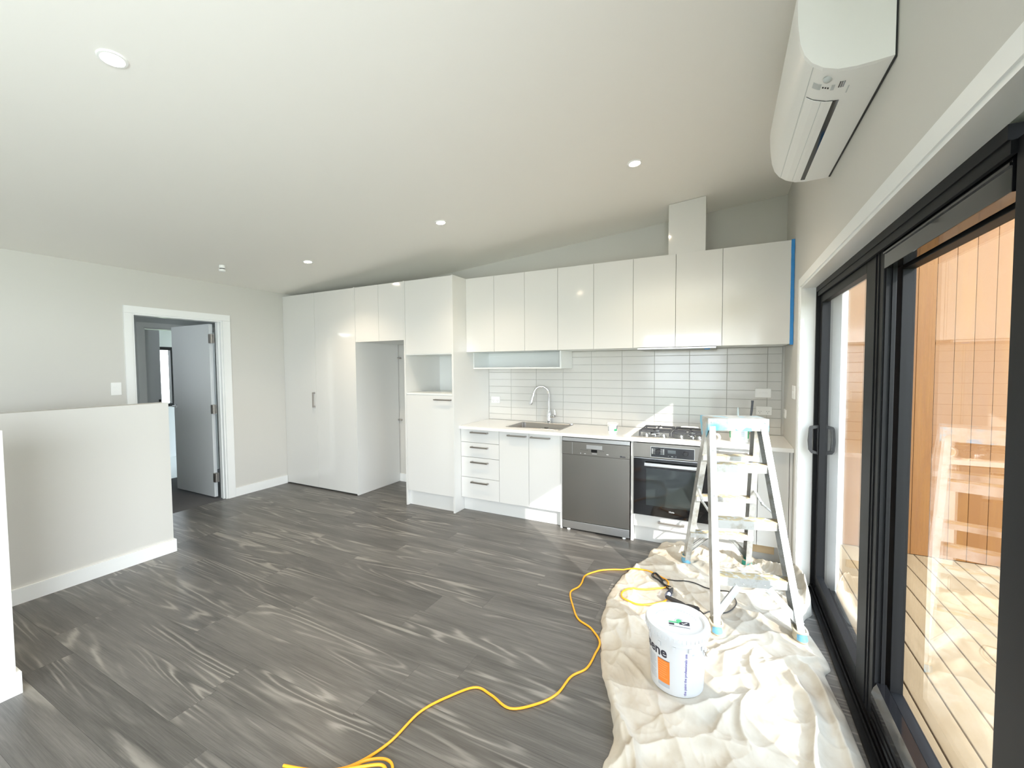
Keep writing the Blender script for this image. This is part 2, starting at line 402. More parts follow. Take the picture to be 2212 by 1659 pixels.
build('handle', hb, M_chrome, d1, True)
for z in (1.79, 1.005, .235):
    build('hinge', MB().box((-5.107, 2.630, z-.05), (-5.066, 2.672, z+.05)).lathe([(0, 0), (.008, 0), (.008, .10), (0, .10)], (-5.062, 2.640, z-.05), 10), M_hand, d1)

# hall and bathroom beyond
for lx, ly, en in ((-5.75, 1.75, .8), (-7.4, 2.6, 2.2)):  # added point lamps without fittings, lifting the hall and bathroom
    ld = bpy.data.lights.new('hall_fill', 'POINT'); ld.energy = en; ld.color = (.90, .96, 1); ld.shadow_soft_size = .12
    lo = bpy.data.objects.new('hall_fill', ld); COL.objects.link(lo); lo.location = (lx, ly, 2.1)
struct('floor_hall', MB().box((-6.56, 1.2, -.06), (XL, 4.2, -.001)), M_carpet)
struct('floor_bathroom', MB().box((-8.7, 1.2, -.06), (-6.56, 5.2, 0.)), M_trim)
struct('ceiling_hall', MB().box((-8.7, 1.2, 2.25), (XL-.1, 5.2, 2.33)), M_hall)
mb = MB().box((-6.66, 1.2, 0), (-6.56, 2.63, 2.25)).box((-6.66, 3.45, 0), (-6.56, 4.2, 2.25)).box((-6.66, 2.63, 1.985), (-6.56, 3.45, 2.25)).box((-6.56, 4.1, 0), (XL-.1, 4.2, 2.25)).box((-6.56, 1.1, 0), (XL-.1, 1.2, 2.25))
struct('wall_hall', mb, M_hall)
struct('trim_2', MB().box((-6.56, 2.565, 0), (-6.545, 2.628, 1.99)).box((-6.56, 3.45, 0), (-6.545, 3.512, 1.99)).box((-6.56, 2.565, 1.99), (-6.545, 3.512, 2.05)).box((-6.66, 2.628, 0), (-6.545, 2.642, 1.985)).box((-6.66, 2.642, 1.972), (-6.545, 3.45, 1.985)), M_trim)
struct('door_3', MB().box((-6.63, 2.655, .01), (-6.595, 2.815, 1.965)), M_door)
build('latch', MB().box((-6.594, 2.782, 1.03), (-6.589, 2.806, 1.06)), M_dark, bpy.data.objects['door_3'])
WBX = -8.2
mb = MB().box((WBX-.1, 1.2, 0), (WBX, 3.15, 2.25)).box((WBX-.1, 3.72, 0), (WBX, 5.2, 2.25)).box((WBX-.1, 3.15, 0), (WBX, 3.72, .84)).box((WBX-.1, 3.15, 1.82), (WBX, 3.72, 2.25)).box((WBX, 5.1, 0), (-6.66, 5.2, 2.25)).box((WBX, 1.2, 0), (-6.66, 1.3, 2.25))
struct('wall_bathroom', mb, M_hall)
w3 = struct('window_3')
build('frame', MB().box((WBX-.07, 3.15, .84), (WBX+.01, 3.2, 1.82)).box((WBX-.07, 3.64, .84), (WBX+.01, 3.72, 1.82)).box((WBX-.07, 3.2, .84), (WBX+.01, 3.64, .89)).box((WBX-.07, 3.2, 1.77), (WBX+.01, 3.64, 1.82)), M_black, w3)
build('pane', MB().box((WBX-.04, 3.2, .89), (WBX-.034, 3.64, 1.77)), M_glass, w3)

# ------------------------------------------------------------------ splashback tiles (parts of the back wall)
build('grout', MB().box((-2.375, YB-.004, HC-.02), (.425, YB-.0002, 1.605)), M_grout, wb)
TW, TH = .3017, .0767
tmesh = {}
for r in range(-1, 9):
    z0, z1 = max(.934+r*TH, HC+.001), .934+(r+1)*TH
    if z1 > 1.605: z1 = 1.605
    if z1-z0 < .01: continue
    for k in range(-1, 9):
        x0, x1 = max(-2.0937+k*TW, -2.3745), min(-2.0937+(k+1)*TW, .424)
        if x1-x0 < .012: continue
        key = (round(x1-x0, 4), round(z1-z0, 4))
        if key not in tmesh:
            q = MB().box((.0014, -.0075, .0014), (x1-x0-.0014, 0, z1-z0-.0014), .0012).bm; me = bpy.data.meshes.new('tile'); q.to_mesh(me); q.free(); me.materials.append(M_tile); tmesh[key] = me
        o = inst(tmesh[key], 'tile', wb, (x0, YB-.0025, z0))
        o.rotation_euler = (rng.uniform(-.002, .002), 0, rng.uniform(-.0012, .0012))

# ------------------------------------------------------------------ sliding door
t3 = struct('trim_3', MB().box((XR-.012, OY1, 0), (XR, OY1+.055, OZ-.001)).box((XR-.012, OY0-.055, OZ), (XR, OY1+.055, OZ+.053)).box((XR-.012, OY0-.055, 0), (XR, OY0, OZ-.001))
            .box((XR-.006, OY1-.014, 0), (.515, OY1, OZ-.014)).box((XR-.006, OY0, OZ-.014), (.515, OY1, OZ)).box((XR-.006, OY0, 0), (.515, OY0+.014, OZ-.014)), M_trim)
d2 = struct('door_2')
FY0, FY1 = OY0+.014, OY1-.014
fr = MB().box((.515, FY1-.022, 0), (.645, FY1, OZ-.014)).box((.53, FY0, 0), (.645, FY0+.519, OZ-.046)).box((.515, FY0, 0), (.645, FY0+.06, OZ-.014)).box((.515, FY0+.519, OZ-.046), (.645, FY1-.022, OZ-.014))
fr.box((.520, FY0+.519, OZ-.075), (.530, FY1-.022, OZ-.046)).box((.586, FY0+.519, OZ-.075), (.592, FY1-.022, OZ-.046))
build('frame', fr, M_black, d2)
si = MB().box((.487, FY0, 0), (.645, FY1-.022, .012)).box((.487, FY0, .012), (.496, FY1-.022, .020)).box((.510, FY0, .012), (.516, FY1-.022, .030)).box((.524, FY0, .012), (.529, FY1-.022, .034)).box((.583, FY0, .012), (.588, FY1-.022, .034))
build('sill_track', si, M_black, d2)
def sash(name, x0, x1, y0, y1, zb, zt, sl, sr, bot, top):
    q = MB().box((x0, y0, zb), (x1, y0+sl, zt), .002).box((x0, y1-sr, zb), (x1, y1, zt), .002)
    q.box((x0, y0+sl, zb), (x1, y1-sr, zb+bot), .002).box((x0, y0+sl, zt-top), (x1, y1-sr, zt), .002)
    o = build(name, q, M_black, d2)
    xc = (x0+x1)/2
    build('pane', MB().box((xc-.003, y0+sl-.004, zb+bot-.004), (xc+.003, y1-sr+.004, zt-top+.004)), M_glass, o)
    return o
s1 = sash('sliding_sash', .535, .575, 2.075, FY1-.024, .036, OZ-.05, .222, .055, .075, .068)
gm = MB()
for yy in (2.072, ):
    gm.box((.541, yy-.004, .05), (.546, yy+.003, OZ-.06)).box((.560, yy-.004, .05), (.566, yy+.003, OZ-.06))
gm.box((.531, 2.158, .05), (.5349, 2.164, OZ-.06)).box((.531, 2.120, .05), (.5349, 2.126, OZ-.06))
build('interlock', gm, M_black, s1)
s2 = sash('fixed_sash', .594, .634, 1.255, 2.19, .036, OZ-.05, .13, .10, .135, .10)
# deep bottom guide and head filler in the inner track beside the sliding sash
gb = MB().prism([(.532, .034), (.578, .034), (.578, .205), (.545, .205), (.532, .16)], 1.278, 2.070, axis=1)
for k in range(3): gb.box((.5285, 1.30, .05+k*.033), (.532, 2.06, .056+k*.033))
build('track_filler', gb, M_blackg, d2)
build('head_filler', MB().box((.534, 1.278, OZ-.145), (.578, 2.070, OZ-.05), .002).box((.5295, 1.278, OZ-.09), (.534, 2.07, OZ-.084)), M_blackg, d2)
# D-handle pair with backplate
hd = MB().box((.5285, 3.215, .885), (.5345, 3.262, 1.075), .003)
hd.prism([(.5285, .888), (.498, .893), (.486, .91), (.481, .97), (.486, 1.05), (.492, 1.063), (.5285, 1.073), (.5285, 1.055), (.505, 1.048), (.502, .97), (.505, .912), (.5285, .905)], 3.222, 3.252, axis=1)
build('handle', hd, M_blackp, s1)

# ------------------------------------------------------------------ outside: deck, cedar wall
dk = struct('deck', MB().box((WX, -1.2, -.24), (5.2, 4.46, -.13)), M_dark)
x = WX+.02; dm = None
while x < 5.1:
    if dm is None:
        q = MB().box((0, 0, -.03), (.112, 5.6, 0), .004).bm; dm = bpy.data.meshes.new('deck_board'); q.to_mesh(dm); q.free(); dm.materials.append(M_decking)
    inst(dm, 'deck_board', dk, (x, -1.15, -.09)); x += .1185
cw = thing('cedar_wall', 'orange cedar wall of vertical boards standing at the end of the deck outside', 'wall', (2.5, 4.5, -.09))
build('backing', MB().box((.66, 4.47, -.13), (5.2, 4.52, 3.05)), M_dark, cw)
build('corner_board', MB().box((.662, 4.43, -.089), (.918, 4.469, 3.05), .003), M_hall, cw)
x = .922; cm = None
while x < 5.15:
    if cm is None:
        q = MB().box((0, -.02, 0), (.1085, 0, 3.12), .003).bm; cm = bpy.data.meshes.new('board'); q.to_mesh(cm); q.free(); cm.materials.append(M_cedar)
    o = inst(cm, 'board', cw, (x-2.5, 4.468-4.5, .002)); x += .1105
gs = struct('ground', MB().box((-30, -30, -.6), (40, 40, -.55)), mat('lawn', (.16, .20, .08), .9, noise=(3, .3)))

# ------------------------------------------------------------------ cabinetry helpers
DT = .018    # door thickness
def carcass(x0, x1, y0, y1, z0, z1, top=True, t=.016):
    q = MB().box((x0, y0, z0), (x0+t, y1, z1)).box((x1-t, y0, z0), (x1, y1, z1)).box((x0+t, y0, z0), (x1-t, y1, z0+t)).box((x0+t, y1-t, z0+t), (x1-t, y1, z1))
    if top: q.box((x0+t, y0, z1-t), (x1-t, y1-t, z1))
    return q
G = .0017
def front(name, x0, x1, z0, z1, yf, parent, gap=G):
    return build(name, MB().box((x0+gap, yf, z0+gap), (x1-gap, yf+DT, z1-gap), .0009), M_cab, parent)
def bar_handle(x0, x1, z, yf, parent, vertical=False):
    q = MB(); c = .0065
    if vertical:   # x0 is x, x1=(z0,z1)
        z0, z1 = x1
        q.box((x0-c, yf-.034, z0), (x0+c, yf-.024, z1), .001).box((x0-c, yf-.025, z0), (x0+c, yf-.0003, z0+.016), .001).box((x0-c, yf-.025, z1-.016), (x0+c, yf-.0003, z1), .001)
    else:
        q.box((x0, yf-.034, z-c), (x1, yf-.024, z+c), .001).box((x0, yf-.025, z-c), (x0+.016, yf-.0003, z+c), .001).box((x1-.016, yf-.025, z-c), (x1, yf-.0003, z+c), .001)
    return build('handle', q, M_hand, parent)

# pantry
YX = YB-.011
p = thing('pantry_cabinet', 'tall white gloss two-door pantry cabinet against the left wall', 'cabinet', (-4.34, 3.76, 0))
build('body', carcass(XL+.002, -3.722, YT+DT+.001, YX, .012, HT-.002).box((XL+.002, YT+DT+.03, .0), (-3.722, YX, .0119)), M_carc, p)
build('side_panel', MB().box((-3.722, YT-.002, .002), (-3.702, YX, HT), .0008), M_cab, p)
build('filler', MB().box((XL+.002, YT+.004, .012), (XL+.018, YT+.02, HT-.003)), M_cab, p)
dl = front('door', XL+.019, -4.37, .012, HT-.003, YT, p); bar_handle(-4.398, (.985, 1.165), 0, YT, dl, True)
front('door', -4.37, -3.7225, .012, HT-.003, YT, p)
# over-fridge cabinet
p = thing('overfridge_cabinet', 'white gloss two-door cabinet bridging the empty fridge recess', 'cabinet', (-3.35, 3.76, 1.745))
build('body', carcass(-3.7015, -3.0005, YT+DT+.001, YX, 1.745, HT-.002), M_carc, p)
front('door', -3.7015, -3.35, 1.742, HT-.002, YT, p); front('door', -3.35, -3.0005, 1.742, HT-.002, YT, p)
# fridge recess brackets
for z, wd in ((1.575, 'upper'), (.79, 'lower')):
    b = build('wall_bracket', MB().box((-3.735+.034, YB-.03, z-.008), (-3.655, YB-.001, z+.008), .002).box((-3.67, YB-.045, z-.004), (-3.66, YB-.03, z+.004)), M_hand, None, loc=(-3.68, YB-.02, z))
    tag(b, wd+' of two small dark metal brackets on the wall inside the fridge recess', 'bracket')
# oven tower with niche
p = thing('tall_microwave_cabinet', 'tall white gloss cabinet with open microwave niche right of the fridge recess', 'cabinet', (-2.69, 3.76, 0))
build('side_panel', MB().box((-3.0, YT-.002, 0), (-2.981, YX, HT), .0008), M_cab, p)
build('side_panel', MB().box((-2.394, YT-.006, 0), (-2.375, YX, HT), .0008), M_cab, p)
build('upper_body', carcass(-2.980, -2.395, YT+DT+.001, YX, 1.60, HT-.002), M_carc, p)
build('niche', MB().box((-2.980, YT+.004, 1.175), (-2.395, YX, 1.193)).box((-2.980, YX-.10, 1.1931), (-2.395, YX, 1.5999)).box((-2.980, YT+.004, 1.584), (-2.395, YX-.1001, 1.5999)), M_carc, p)
build('lower_body', carcass(-2.980, -2.395, YT+DT+.001, YX, .155, 1.1745), M_carc, p)
front('door', -2.980, -2.395, 1.590, HT-.002, YT, p)
dl = front('door', -2.980, -2.395, .160, 1.172, YT, p); bar_handle(-2.607, -2.404, 1.130, YT, dl)
build('kickboard', MB().box((-2.981, 3.452, .001), (-2.394, 3.468, .158)), M_cab, p)

# base cabinets
XD0, XD1, XD2, XD3, XDW0, XDW1, XOV0, XOV1 = -2.374, -1.934, -1.618, -1.307, -1.286, -.688, -.662, -.064
p = thing('drawer_cabinet', 'white base cabinet of four drawers beside the tall cabinet', 'cabinet', (-2.15, 3.8, .14))
build('body', carcass(XD0+.001, XD1-.0005, YD+DT+.001, YX, .140, .838), M_carc, p)
for z0, z1, hz in ((.704, .838, .808), (.555, .704, .661), (.350, .555, .511), (.140, .350, .308)):
    d = front('drawer', XD0+.001, XD1, z0, z1, YD, p); bar_handle(-2.247, -2.052, hz, YD, d)
p = thing('sink_cabinet', 'white two-door base cabinet under the sink', 'cabinet', (-1.62, 3.8, .14))
build('body', carcass(XD1+.0005, XD3-.0005, YD+DT+.001, YX, .140, .838, top=False), M_carc, p)
d = front('door', XD1, XD2, .140, .838, YD, p); bar_handle(-1.835, -1.640, .805, YD, d)
d = front('door', XD2, XD3, .140, .838, YD, p); bar_handle(-1.595, -1.402, .803, YD, d)
tag(build('kickboard', MB().box((XD0+.001, 3.575, .001), (XD3-.001, 3.591, .139)), M_cab, None, loc=(-1.84, 3.583, 0)), 'white kickboard recessed under the drawer and sink cabinets', 'kickboard')
tag(build('end_panel', MB().box((XD3+.0005, YD-.002, 0), (XDW0-.003, YX, .838), .0008), M_cab, None, loc=(-1.297, 3.8, 0)), 'white end panel left of the dishwasher', 'panel')
tag(build('end_panel', MB().box((XDW1+.004, YD-.004, 0), (XOV0-.001, YX, .838), .0008), M_cab, None, loc=(-.674, 3.8, 0)), 'white upright panel between dishwasher and oven', 'panel')
p = thing('oven_cabinet', 'white base cabinet with a drawer below the oven', 'cabinet', (-.36, 3.8, .13))
build('body', MB().box((XOV0, YD+.02, .130), (XOV0+.016, YX, .838)).box((XOV1-.016, YD+.02, .130), (XOV1, YX, .838)).box((XOV0+.016, YD+.02, .212), (XOV1-.016, YX, .230)).box((XOV0+.016, YD+.02, .13), (XOV1-.016, YX, .146)).box((XOV0+.016, YX-.016, .23), (XOV1-.016, YX, .838)), M_carc, p)
d = front('drawer', XOV0, XOV1, .130, .232, YD, p); bar_handle(-.465, -.268, .192, YD, d)
build('kickboard', MB().box((XOV0, 3.565, .001), (XOV1, 3.581, .129)), M_cab, p)
p = thing('corner_cabinet', 'white base cabinet with one long handle behind the stepladder', 'cabinet', (.18, 3.8, .13))
build('body', carcass(XOV1+.001, XR-.002, YD+DT+.001, YX, .130, .838), M_carc, p)
d = front('door', XOV1+.001, .225, .130, .838, YD, p); bar_handle(-.045, .158, .803, YD, d)
front('door', .225, .420, .130, .838, YD, p)
build('filler', MB().box((.4215, YD, .0), (XR-.002, YD+DT, .838)), M_cab, p)
build('kickboard', MB().box((XOV1+.001, 3.585, .001), (.4205, 3.601, .129)), M_cab, p)

# benchtop with sink and hob cut-outs
SX0, SX1, SY0, SY1 = -1.917, -1.346, 3.622, 4.020
mb = MB(); z0, z1 = .839, HC
mb.box((XD0+.001, YC, z0), (SX0+.012, YX-.004, z1)).box((SX1-.012, YC, z0), (XR-.001, YX-.004, z1)).box((SX0+.012, YC, z0), (SX1-.012, SY0+.012, z1)).box((SX0+.012, SY1-.012, z0), (SX1-.012, YX-.004, z1))
tag(build('benchtop', mb, M_bench, None, loc=(-.97, 3.8, z0)), 'long white stone benchtop running along the tiled wall', 'benchtop')

# sink
p = thing('kitchen_sink', 'square stainless steel drop-in sink in the white benchtop', 'sink', ((SX0+SX1)/2, 3.82, HC))
def rrect(x0, x1, y0, y1, r, n=6):
    o = []
    for cx, cy, a in ((x1-r, y1-r, 0), (x0+r, y1-r, 90), (x0+r, y0+r, 180), (x1-r, y0+r, 270)):
        for k in range(n+1):
            t = math.radians(a+90*k/n); o.append((cx+r*math.cos(t), cy+r*math.sin(t)))
    return o
mb = MB(); loops = []
for (i, z, r) in ((0, HC+.0005, .015), (.002, HC+.003, .014), (.016, HC+.003, .03), (.020, HC-.002, .03), (.022, HC-.17, .03), (.045, HC-.185, .03)):
    loops.append([mb.bm.verts.new((x, y, z)) for x, y in rrect(SX0+i, SX1-i, SY0+i, SY1-i, r)])
for a, b in zip(loops, loops[1:]):
    for k in range(len(a)): mb.bm.faces.new((a[k], a[(k+1) % len(a)], b[(k+1) % len(a)], b[k]))
mb.bm.faces.new(loops[-1])
build('basin', mb, M_sink, p, True)
mb = MB()
for k in range(4): mb.box((-1.655+k*.012, SY1-.0265, HC-.062), (-1.649+k*.012, SY1-.0235, HC-.040))
build('overflow', mb, M_dark, p)
build('waste', MB().lathe([(0, .004), (.03, .004), (.045, .002), (.045, 0)], (-1.63, 3.82, HC-.184), 24), M_chrome, p, True)
tag(build('tap_hole_cap', MB().lathe([(0, .012), (.016, .012), (.018, .008), (.018, 0)], (-1.375, 4.035, HC+.0005), 20), M_chrome, None, True, loc=(-1.375, 4.035, HC)), 'small round chrome cap on the benchtop at the back right corner of the sink', 'cap')
# tap
TY = 4.058
p = thing('kitchen_tap', 'tall chrome gooseneck tap with pull-out head behind the sink', 'tap', (-1.631, TY, HC))
build('body', MB().lathe([(0, 0), (.026, 0), (.026, .006), (.023, .009), (.023, .118), (.020, .123), (0, .123)], (-1.631, TY, HC+.0003), 28), M_chrome, p, True)
pts = [(-1.631, TY, HC+.12), (-1.631, TY, 1.17)]
for k in range(1, 13):
    a = math.radians(180*k/12*.93); R_ = .070
    pts.append((-1.631-R_+R_*math.cos(a), TY-.006*k, 1.17+R_*1.15*math.sin(a)))
build('spout', MB().tube(pts, .0125, 14), M_chrome, p, True)
e = Vector(pts[-1]); dirv = Vector((-.030, -.012, -.125))
build('spray_head', MB().tube([e, e+dirv*.08, e+dirv*.12, e+dirv*.9, e+dirv], [.0135, .0135, .0155, .0175, .015], 16), M_chrome, p, True)
build('lever', MB().tube([(-1.612, TY-.004, .932), (-1.566, TY-.008, .944)], .017, 16).tube([(-1.566, TY-.008, .938), (-1.558, TY-.012, .965), (-1.563, TY-.016, 1.008)], [.014, .012, .006], 12), M_chrome, p, True)

# text helper -------------------------------------------------------------
def text_bm(txt, size, extrude=0., bold=0., align='LEFT'):
    cu = bpy.data.curves.new('t', 'FONT'); cu.body = txt; cu.size = size; cu.offset = bold; cu.extrude = extrude; cu.align_x = align; cu.resolution_u = 3
    o = bpy.data.objects.new('t', cu); COL.objects.link(o); bpy.context.view_layer.update()
    me = bpy.data.meshes.new_from_object(o.evaluated_get(bpy.context.evaluated_depsgraph_get()))
    bm = bmesh.new(); bm.from_mesh(me); bpy.data.objects.remove(o); bpy.data.meshes.remove(me); bpy.data.curves.remove(cu)
    return bm
def text_on(name, txt, size, M, m, parent, bold=0., align='LEFT', fn=None):
    q = MB(); q.bm.free(); q.bm = text_bm(txt, size, 0, bold, align)
    if fn:
        bmesh.ops.subdivide_edges(q.bm, edges=[e for e in q.bm.edges if e.calc_length() > size*.15], cuts=2)
        bmesh.ops.triangulate(q.bm, faces=q.bm.faces)
    for v in q.bm.verts: v.co = fn(v.co) if fn else M @ v.co
    return build(name, q, m, parent)
def facing(x, y, z): return Matrix.Translation((x, y, z)) @ Matrix.Rotation(math.radians(90), 4, 'X')

# dishwasher
p = thing('dishwasher', 'brushed steel dishwasher with small black display under the benchtop', 'dishwasher', (-.987, 3.8, 0))
DF = 3.508
build('body', MB().box((XDW0+.004, DF+.03, .03), (XDW1-.004, YX-.02, .832)), M_blackp, p)
build('door', MB().box((XDW0+.002, DF, .088), (XDW1-.004, DF+.028, .680), .002), M_steel, p)
cp = build('control_panel', MB().box((XDW0+.001, DF-.003, .6815), (XDW1-.003, DF+.028, .793), .002), M_steel, p)
build('handle_recess', MB().box((-1.060, DF-.0045, .742), (-.922, DF-.0031, .776)).box((-1.052, DF-.012, .768), (-.93, DF-.0045, .775), .001), M_steel_l, cp)
build('display', MB().box((-1.018, DF-.0045, .714), (-.966, DF-.0032, .738)), M_blackg, cp)
mb = MB()
for k in range(5): mb.box((-1.11+k*.014, DF-.0042, .7265), (-1.106+k*.014, DF-.0032, .7305))
for k in range(3): mb.box((-.94+k*.014, DF-.0042, .7265), (-.936+k*.014, DF-.0032, .7305))
build('button', mb, M_dark, cp)
build('mark', MB().box((-1.115, DF-.0042, .694), (-1.110, DF-.0032, .702)).box((-1.08, DF-.0042, .696), (-1.066, DF-.0032, .700)).box((-1.01, DF-.0042, .701), (-.968, DF-.0032, .704)).box((-.886, DF-.0042, .702), (-.868, DF-.0032, .708)), M_steelw, cp)
build('joint', MB().box((-1.190, DF-.0035, .684), (-1.187, DF-.0028, .790)), M_steel_l, cp)
text_on('lettering', 'Miele', .021, facing(-.772, DF-.0036, .691), M_print, cp, .0006)
build('top_trim', MB().box((XDW0+.002, DF+.004, .7955), (XDW1-.004, DF+.05, .829), .002), M_steel_l, p)
build('plinth', MB().box((XDW0+.004, DF+.004, .014), (XDW1-.005, DF+.024, .083), .002), M_steel_l, p)
for x in (-1.23, -.74): build('foot', MB().lathe([(0, .03), (.012, .03), (.016, .004), (.016, 0), (0, 0)], (x, DF+.02, .0005), 14), M_plast, p, True)

# oven
p = thing('wall_oven', 'built-in oven with black glass door and steel control panel behind the stepladder', 'oven', (-.36, 3.8, .236))
OF = 3.505
build('body', MB().box((XOV0+.02, YD+.02, .236), (XOV1-.02, YX-.06, .826)), M_dark, p)
fa = build('control_panel', MB().box((XOV0+.001, OF, .712), (XOV1-.001, YD+.019, .829), .001), M_steel, p)
build('bezel', MB().box((-.526, OF-.004, .721), (-.1975, OF-.0002, .806), .001), M_steel_l, fa)
build('display_panel', MB().box((-.522, OF-.006, .724), (-.2015, OF-.0041, .803)), M_blackg, fa)
build('display', MB().box((-.395, OF-.0072, .760), (-.335, OF-.0062, .785)), M_disp, fa)
mb = MB()
for k in range(5):
    mb.box((-.512, OF-.0068, .748+k*.0095), (-.489, OF-.0062, .7495+k*.0095)); mb.box((-.449, OF-.0068, .748+k*.0095), (-.425, OF-.0062, .7495+k*.0095))
mb.box((-.515, OF-.0068, .745), (-.511, OF-.0062, .791)).box((-.427, OF-.0068, .745), (-.423, OF-.0062, .791))
build('dial_marks', mb, M_grey, fa)
for x in (-.469, -.262):
    build('knob', MB().lathe([(0, .018), (.015, .018), (.017, .014), (.019, 0)], (x, OF-.0062, .768), 24, Matrix.Rotation(math.radians(90), 4, 'X')).box((x-.0012, OF-.0262, .776), (x+.0012, OF-.0242, .785)), M_blackp, fa, True)
build('buttons', MB().box((-.392, OF-.0068, .735), (-.389, OF-.0062, .739)).box((-.368, OF-.0068, .735), (-.356, OF-.0062, .739)).box((-.335, OF-.0068, .735), (-.332, OF-.0062, .739)), M_grey, fa)
od = build('door', MB().box((XOV0+.002, OF, .236), (XOV1-.002, YD+.019, .708), .001), M_blackg, p)
build('trim_strip', MB().box((XOV0+.002, OF-.001, .703), (XOV1-.002, OF-.0002, .7075)), M_steel_l, od)
build('window', MB().box((-.560, OF-.0012, .322), (-.165, OF-.0002, .625)), mat('smoked_window', (.028, .036, .036), .05), od)
hm = MB().box((-.570, OF-.040, .650), (-.155, OF-.022, .676), .003).box((-.555, OF-.022, .655), (-.53, OF-.0002, .671)).box((-.195, OF-.022, .655), (-.17, OF-.0002, .671))
build('handle', hm, M_steel_l, od)
text_on('lettering', 'Miele', .019, facing(-.363, OF-.0016, .282), M_steelw, od, .0004, 'CENTER')

# cooktop
p = thing('gas_cooktop', 'stainless four-burner gas cooktop with black trivets set in the benchtop', 'cooktop', (-.39, 3.79, HC))
CX0, CX1, CY0, CY1 = -.690, -.075, 3.535, 4.055
mb = MB(); loops = []
for i, z in ((0, .0005), (.004, .007), (.02, .0095), (.035, .006)):
    loops.append([mb.bm.verts.new((x, y, HC+z)) for x, y in rrect(CX0+i, CX1-i, CY0+i, CY1-i, .012, 4)])
for a, b in zip(loops, loops[1:]):
    for k in range(len(a)): mb.bm.faces.new((a[k], a[(k+1) % len(a)], b[(k+1) % len(a)], b[k]))
mb.bm.faces.new(loops[-1]); mb.bm.faces.new(loops[0][::-1])
build('tray', mb, M_steel_l, p, True)
for (x, y, r) in ((-.535, 3.72, .030), (-.535, 3.91, .046), (-.235, 3.72, .022), (-.235, 3.91, .036)):
    b = build('burner', MB().lathe([(0, .012), (r, .012), (r+.012, .008), (r+.014, 0)], (x, y, HC+.0062), 24), M_chrome, p, True)
    build('cap', MB().lathe([(0, .007), (r*.8, .007), (r*.9, .004), (r*.9, 0)], (x, y, HC+.0185), 24), M_iron, b, True)
for x0, x1 in ((-.635, -.395), (-.375, -.125)):
    q = MB(); z0, z1 = HC+.034, HC+.044; h = .005
    y0, y1 = 3.635, 3.985; xm = (x0+x1)/2
    for yy in (y0, y1, (y0+y1)/2): q.box((x0, yy-h, z0), (x1, yy+h, z1), .001)
    for xx in (x0, x1): q.box((xx-h, y0, z0), (xx+h, y1, z1), .001)
    for yy in (3.72, 3.91):
        q.box((x0, yy-h, z0), (xm-.026, yy+h, z1+.004), .001).box((xm+.026, yy-h, z0), (x1, yy+h, z1+.004), .001)
        q.box((xm-h, yy-.085, z0), (xm+h, yy-.026, z1+.004), .001).box((xm-h, yy+.026, z0), (xm+h, yy+.085, z1+.004), .001)
    for xx in (x0, x1):
        for yy in (y0, y1): q.box((xx-.006, yy-.006, HC+.0072), (xx+.006, yy+.006, z0))
    build('trivet', q, M_iron, p)
for x in (-.574, -.439, -.305, -.172):
    build('knob', MB().lathe([(.024, 0), (.024, .004), (.017, .007), (.015, .020), (0, .021)], (x, 3.592, HC+.0085), 22).box((x-.0025, 3.578, HC+.028), (x+.0025, 3.606, HC+.033), .001), M_steel_l, p, True)
# white-handled tool resting on the right trivet
p = thing('filling_knife', 'white handled filling knife lying on the right hand trivet of the cooktop', 'tool', (-.24, 3.86, HC+.049), math.radians(-6))
build('handle', MB().tube([(-.09, 0, .011), (-.05, 0, .012), (.03, 0, .012), (.05, 0, .011)], [.008, .012, .012, .009], 12, flat=.7), M_plast, p, True, world=False)
build('blade', MB().prism([(.045, -.012), (.13, -.035), (.13, .035), (.045, .012)], .009, .0105), M_steel_l, p, world=False)
build('blade', MB().tube([(-.1, -.06, .008), (.02, -.055, .009), (.13, -.05, .008)], [.006, .009, .004], 10), M_blackp, p, True, world=False)

# overhead cabinets
OXS = [-2.3745, -2.044, -1.710, -1.374, -1.038, -.697, -.360, -.022, .420]
ORD = ['first', 'second', 'third', 'fourth', 'fifth', 'sixth', 'seventh', 'wide last']
def overhead(i0, i1, label):
    x0, x1 = OXS[i0], OXS[i1]
    p = thing('overhead_cabinet', label, 'cabinet', ((x0+x1)/2, 3.87, 1.61), group=None)
    build('body', carcass(x0+.0005, x1-.0005, YO+DT+.001, YX, 1.609, HT-.001), M_carc, p)
    for i in range(i0, i1): front('door', OXS[i], OXS[i+1], 1.607, HT, YO, p, .0014)
overhead(0, 2, 'white overhead cabinet, two doors, next to the tall cabinet')
overhead(2, 4, 'white overhead cabinet, third and fourth doors from the tall cabinet')
overhead(4, 5, 'white single-door overhead cabinet above the dishwasher')
overhead(5, 7, 'white two-door overhead cabinet under the square duct')
overhead(7, 8, 'widest white overhead door, edged with blue tape beside the right wall')
tag(build('overhead_end_filler', MB().box((.4203, YO+.001, 1.607), (XR-.002, YO+DT, HT)), M_cab, None, loc=(.43, YO, 1.6)), 'narrow white filler strip between the last overhead door and the right wall', 'filler')
tp = MB(); rr = random.Random(5); N = 26; fz = lambda k: 1.602+(HT+.004-1.602)*k/N
V = []
for k in range(N+1):
    V += [(.4185-.001*rr.random(), YO-.0012, fz(k)), (.4385+.002*rr.random(), YO-.0015-.001*rr.random(), fz(k))]
tp.grid(V, 2, N+1)
bmesh.ops.solidify(tp.bm, geom=tp.bm.faces[:], thickness=-.0006)
tag(build('masking_tape', tp, M_tape, None, loc=(.43, YO, 1.6)), 'vertical strip of blue masking tape on the right edge of the overhead cabinets', 'tape')
p = thing('open_shelf', 'open white box shelf mounted under the overhead cabinets left of centre', 'shelf', (-1.88, 3.94, 1.435))
x0, x1, y0 = -2.3735, -1.388, 3.772
build('bottom', MB().box((x0, y0, 1.4355), (x1-.017, YX-.0085, 1.4505)), M_carc, p)
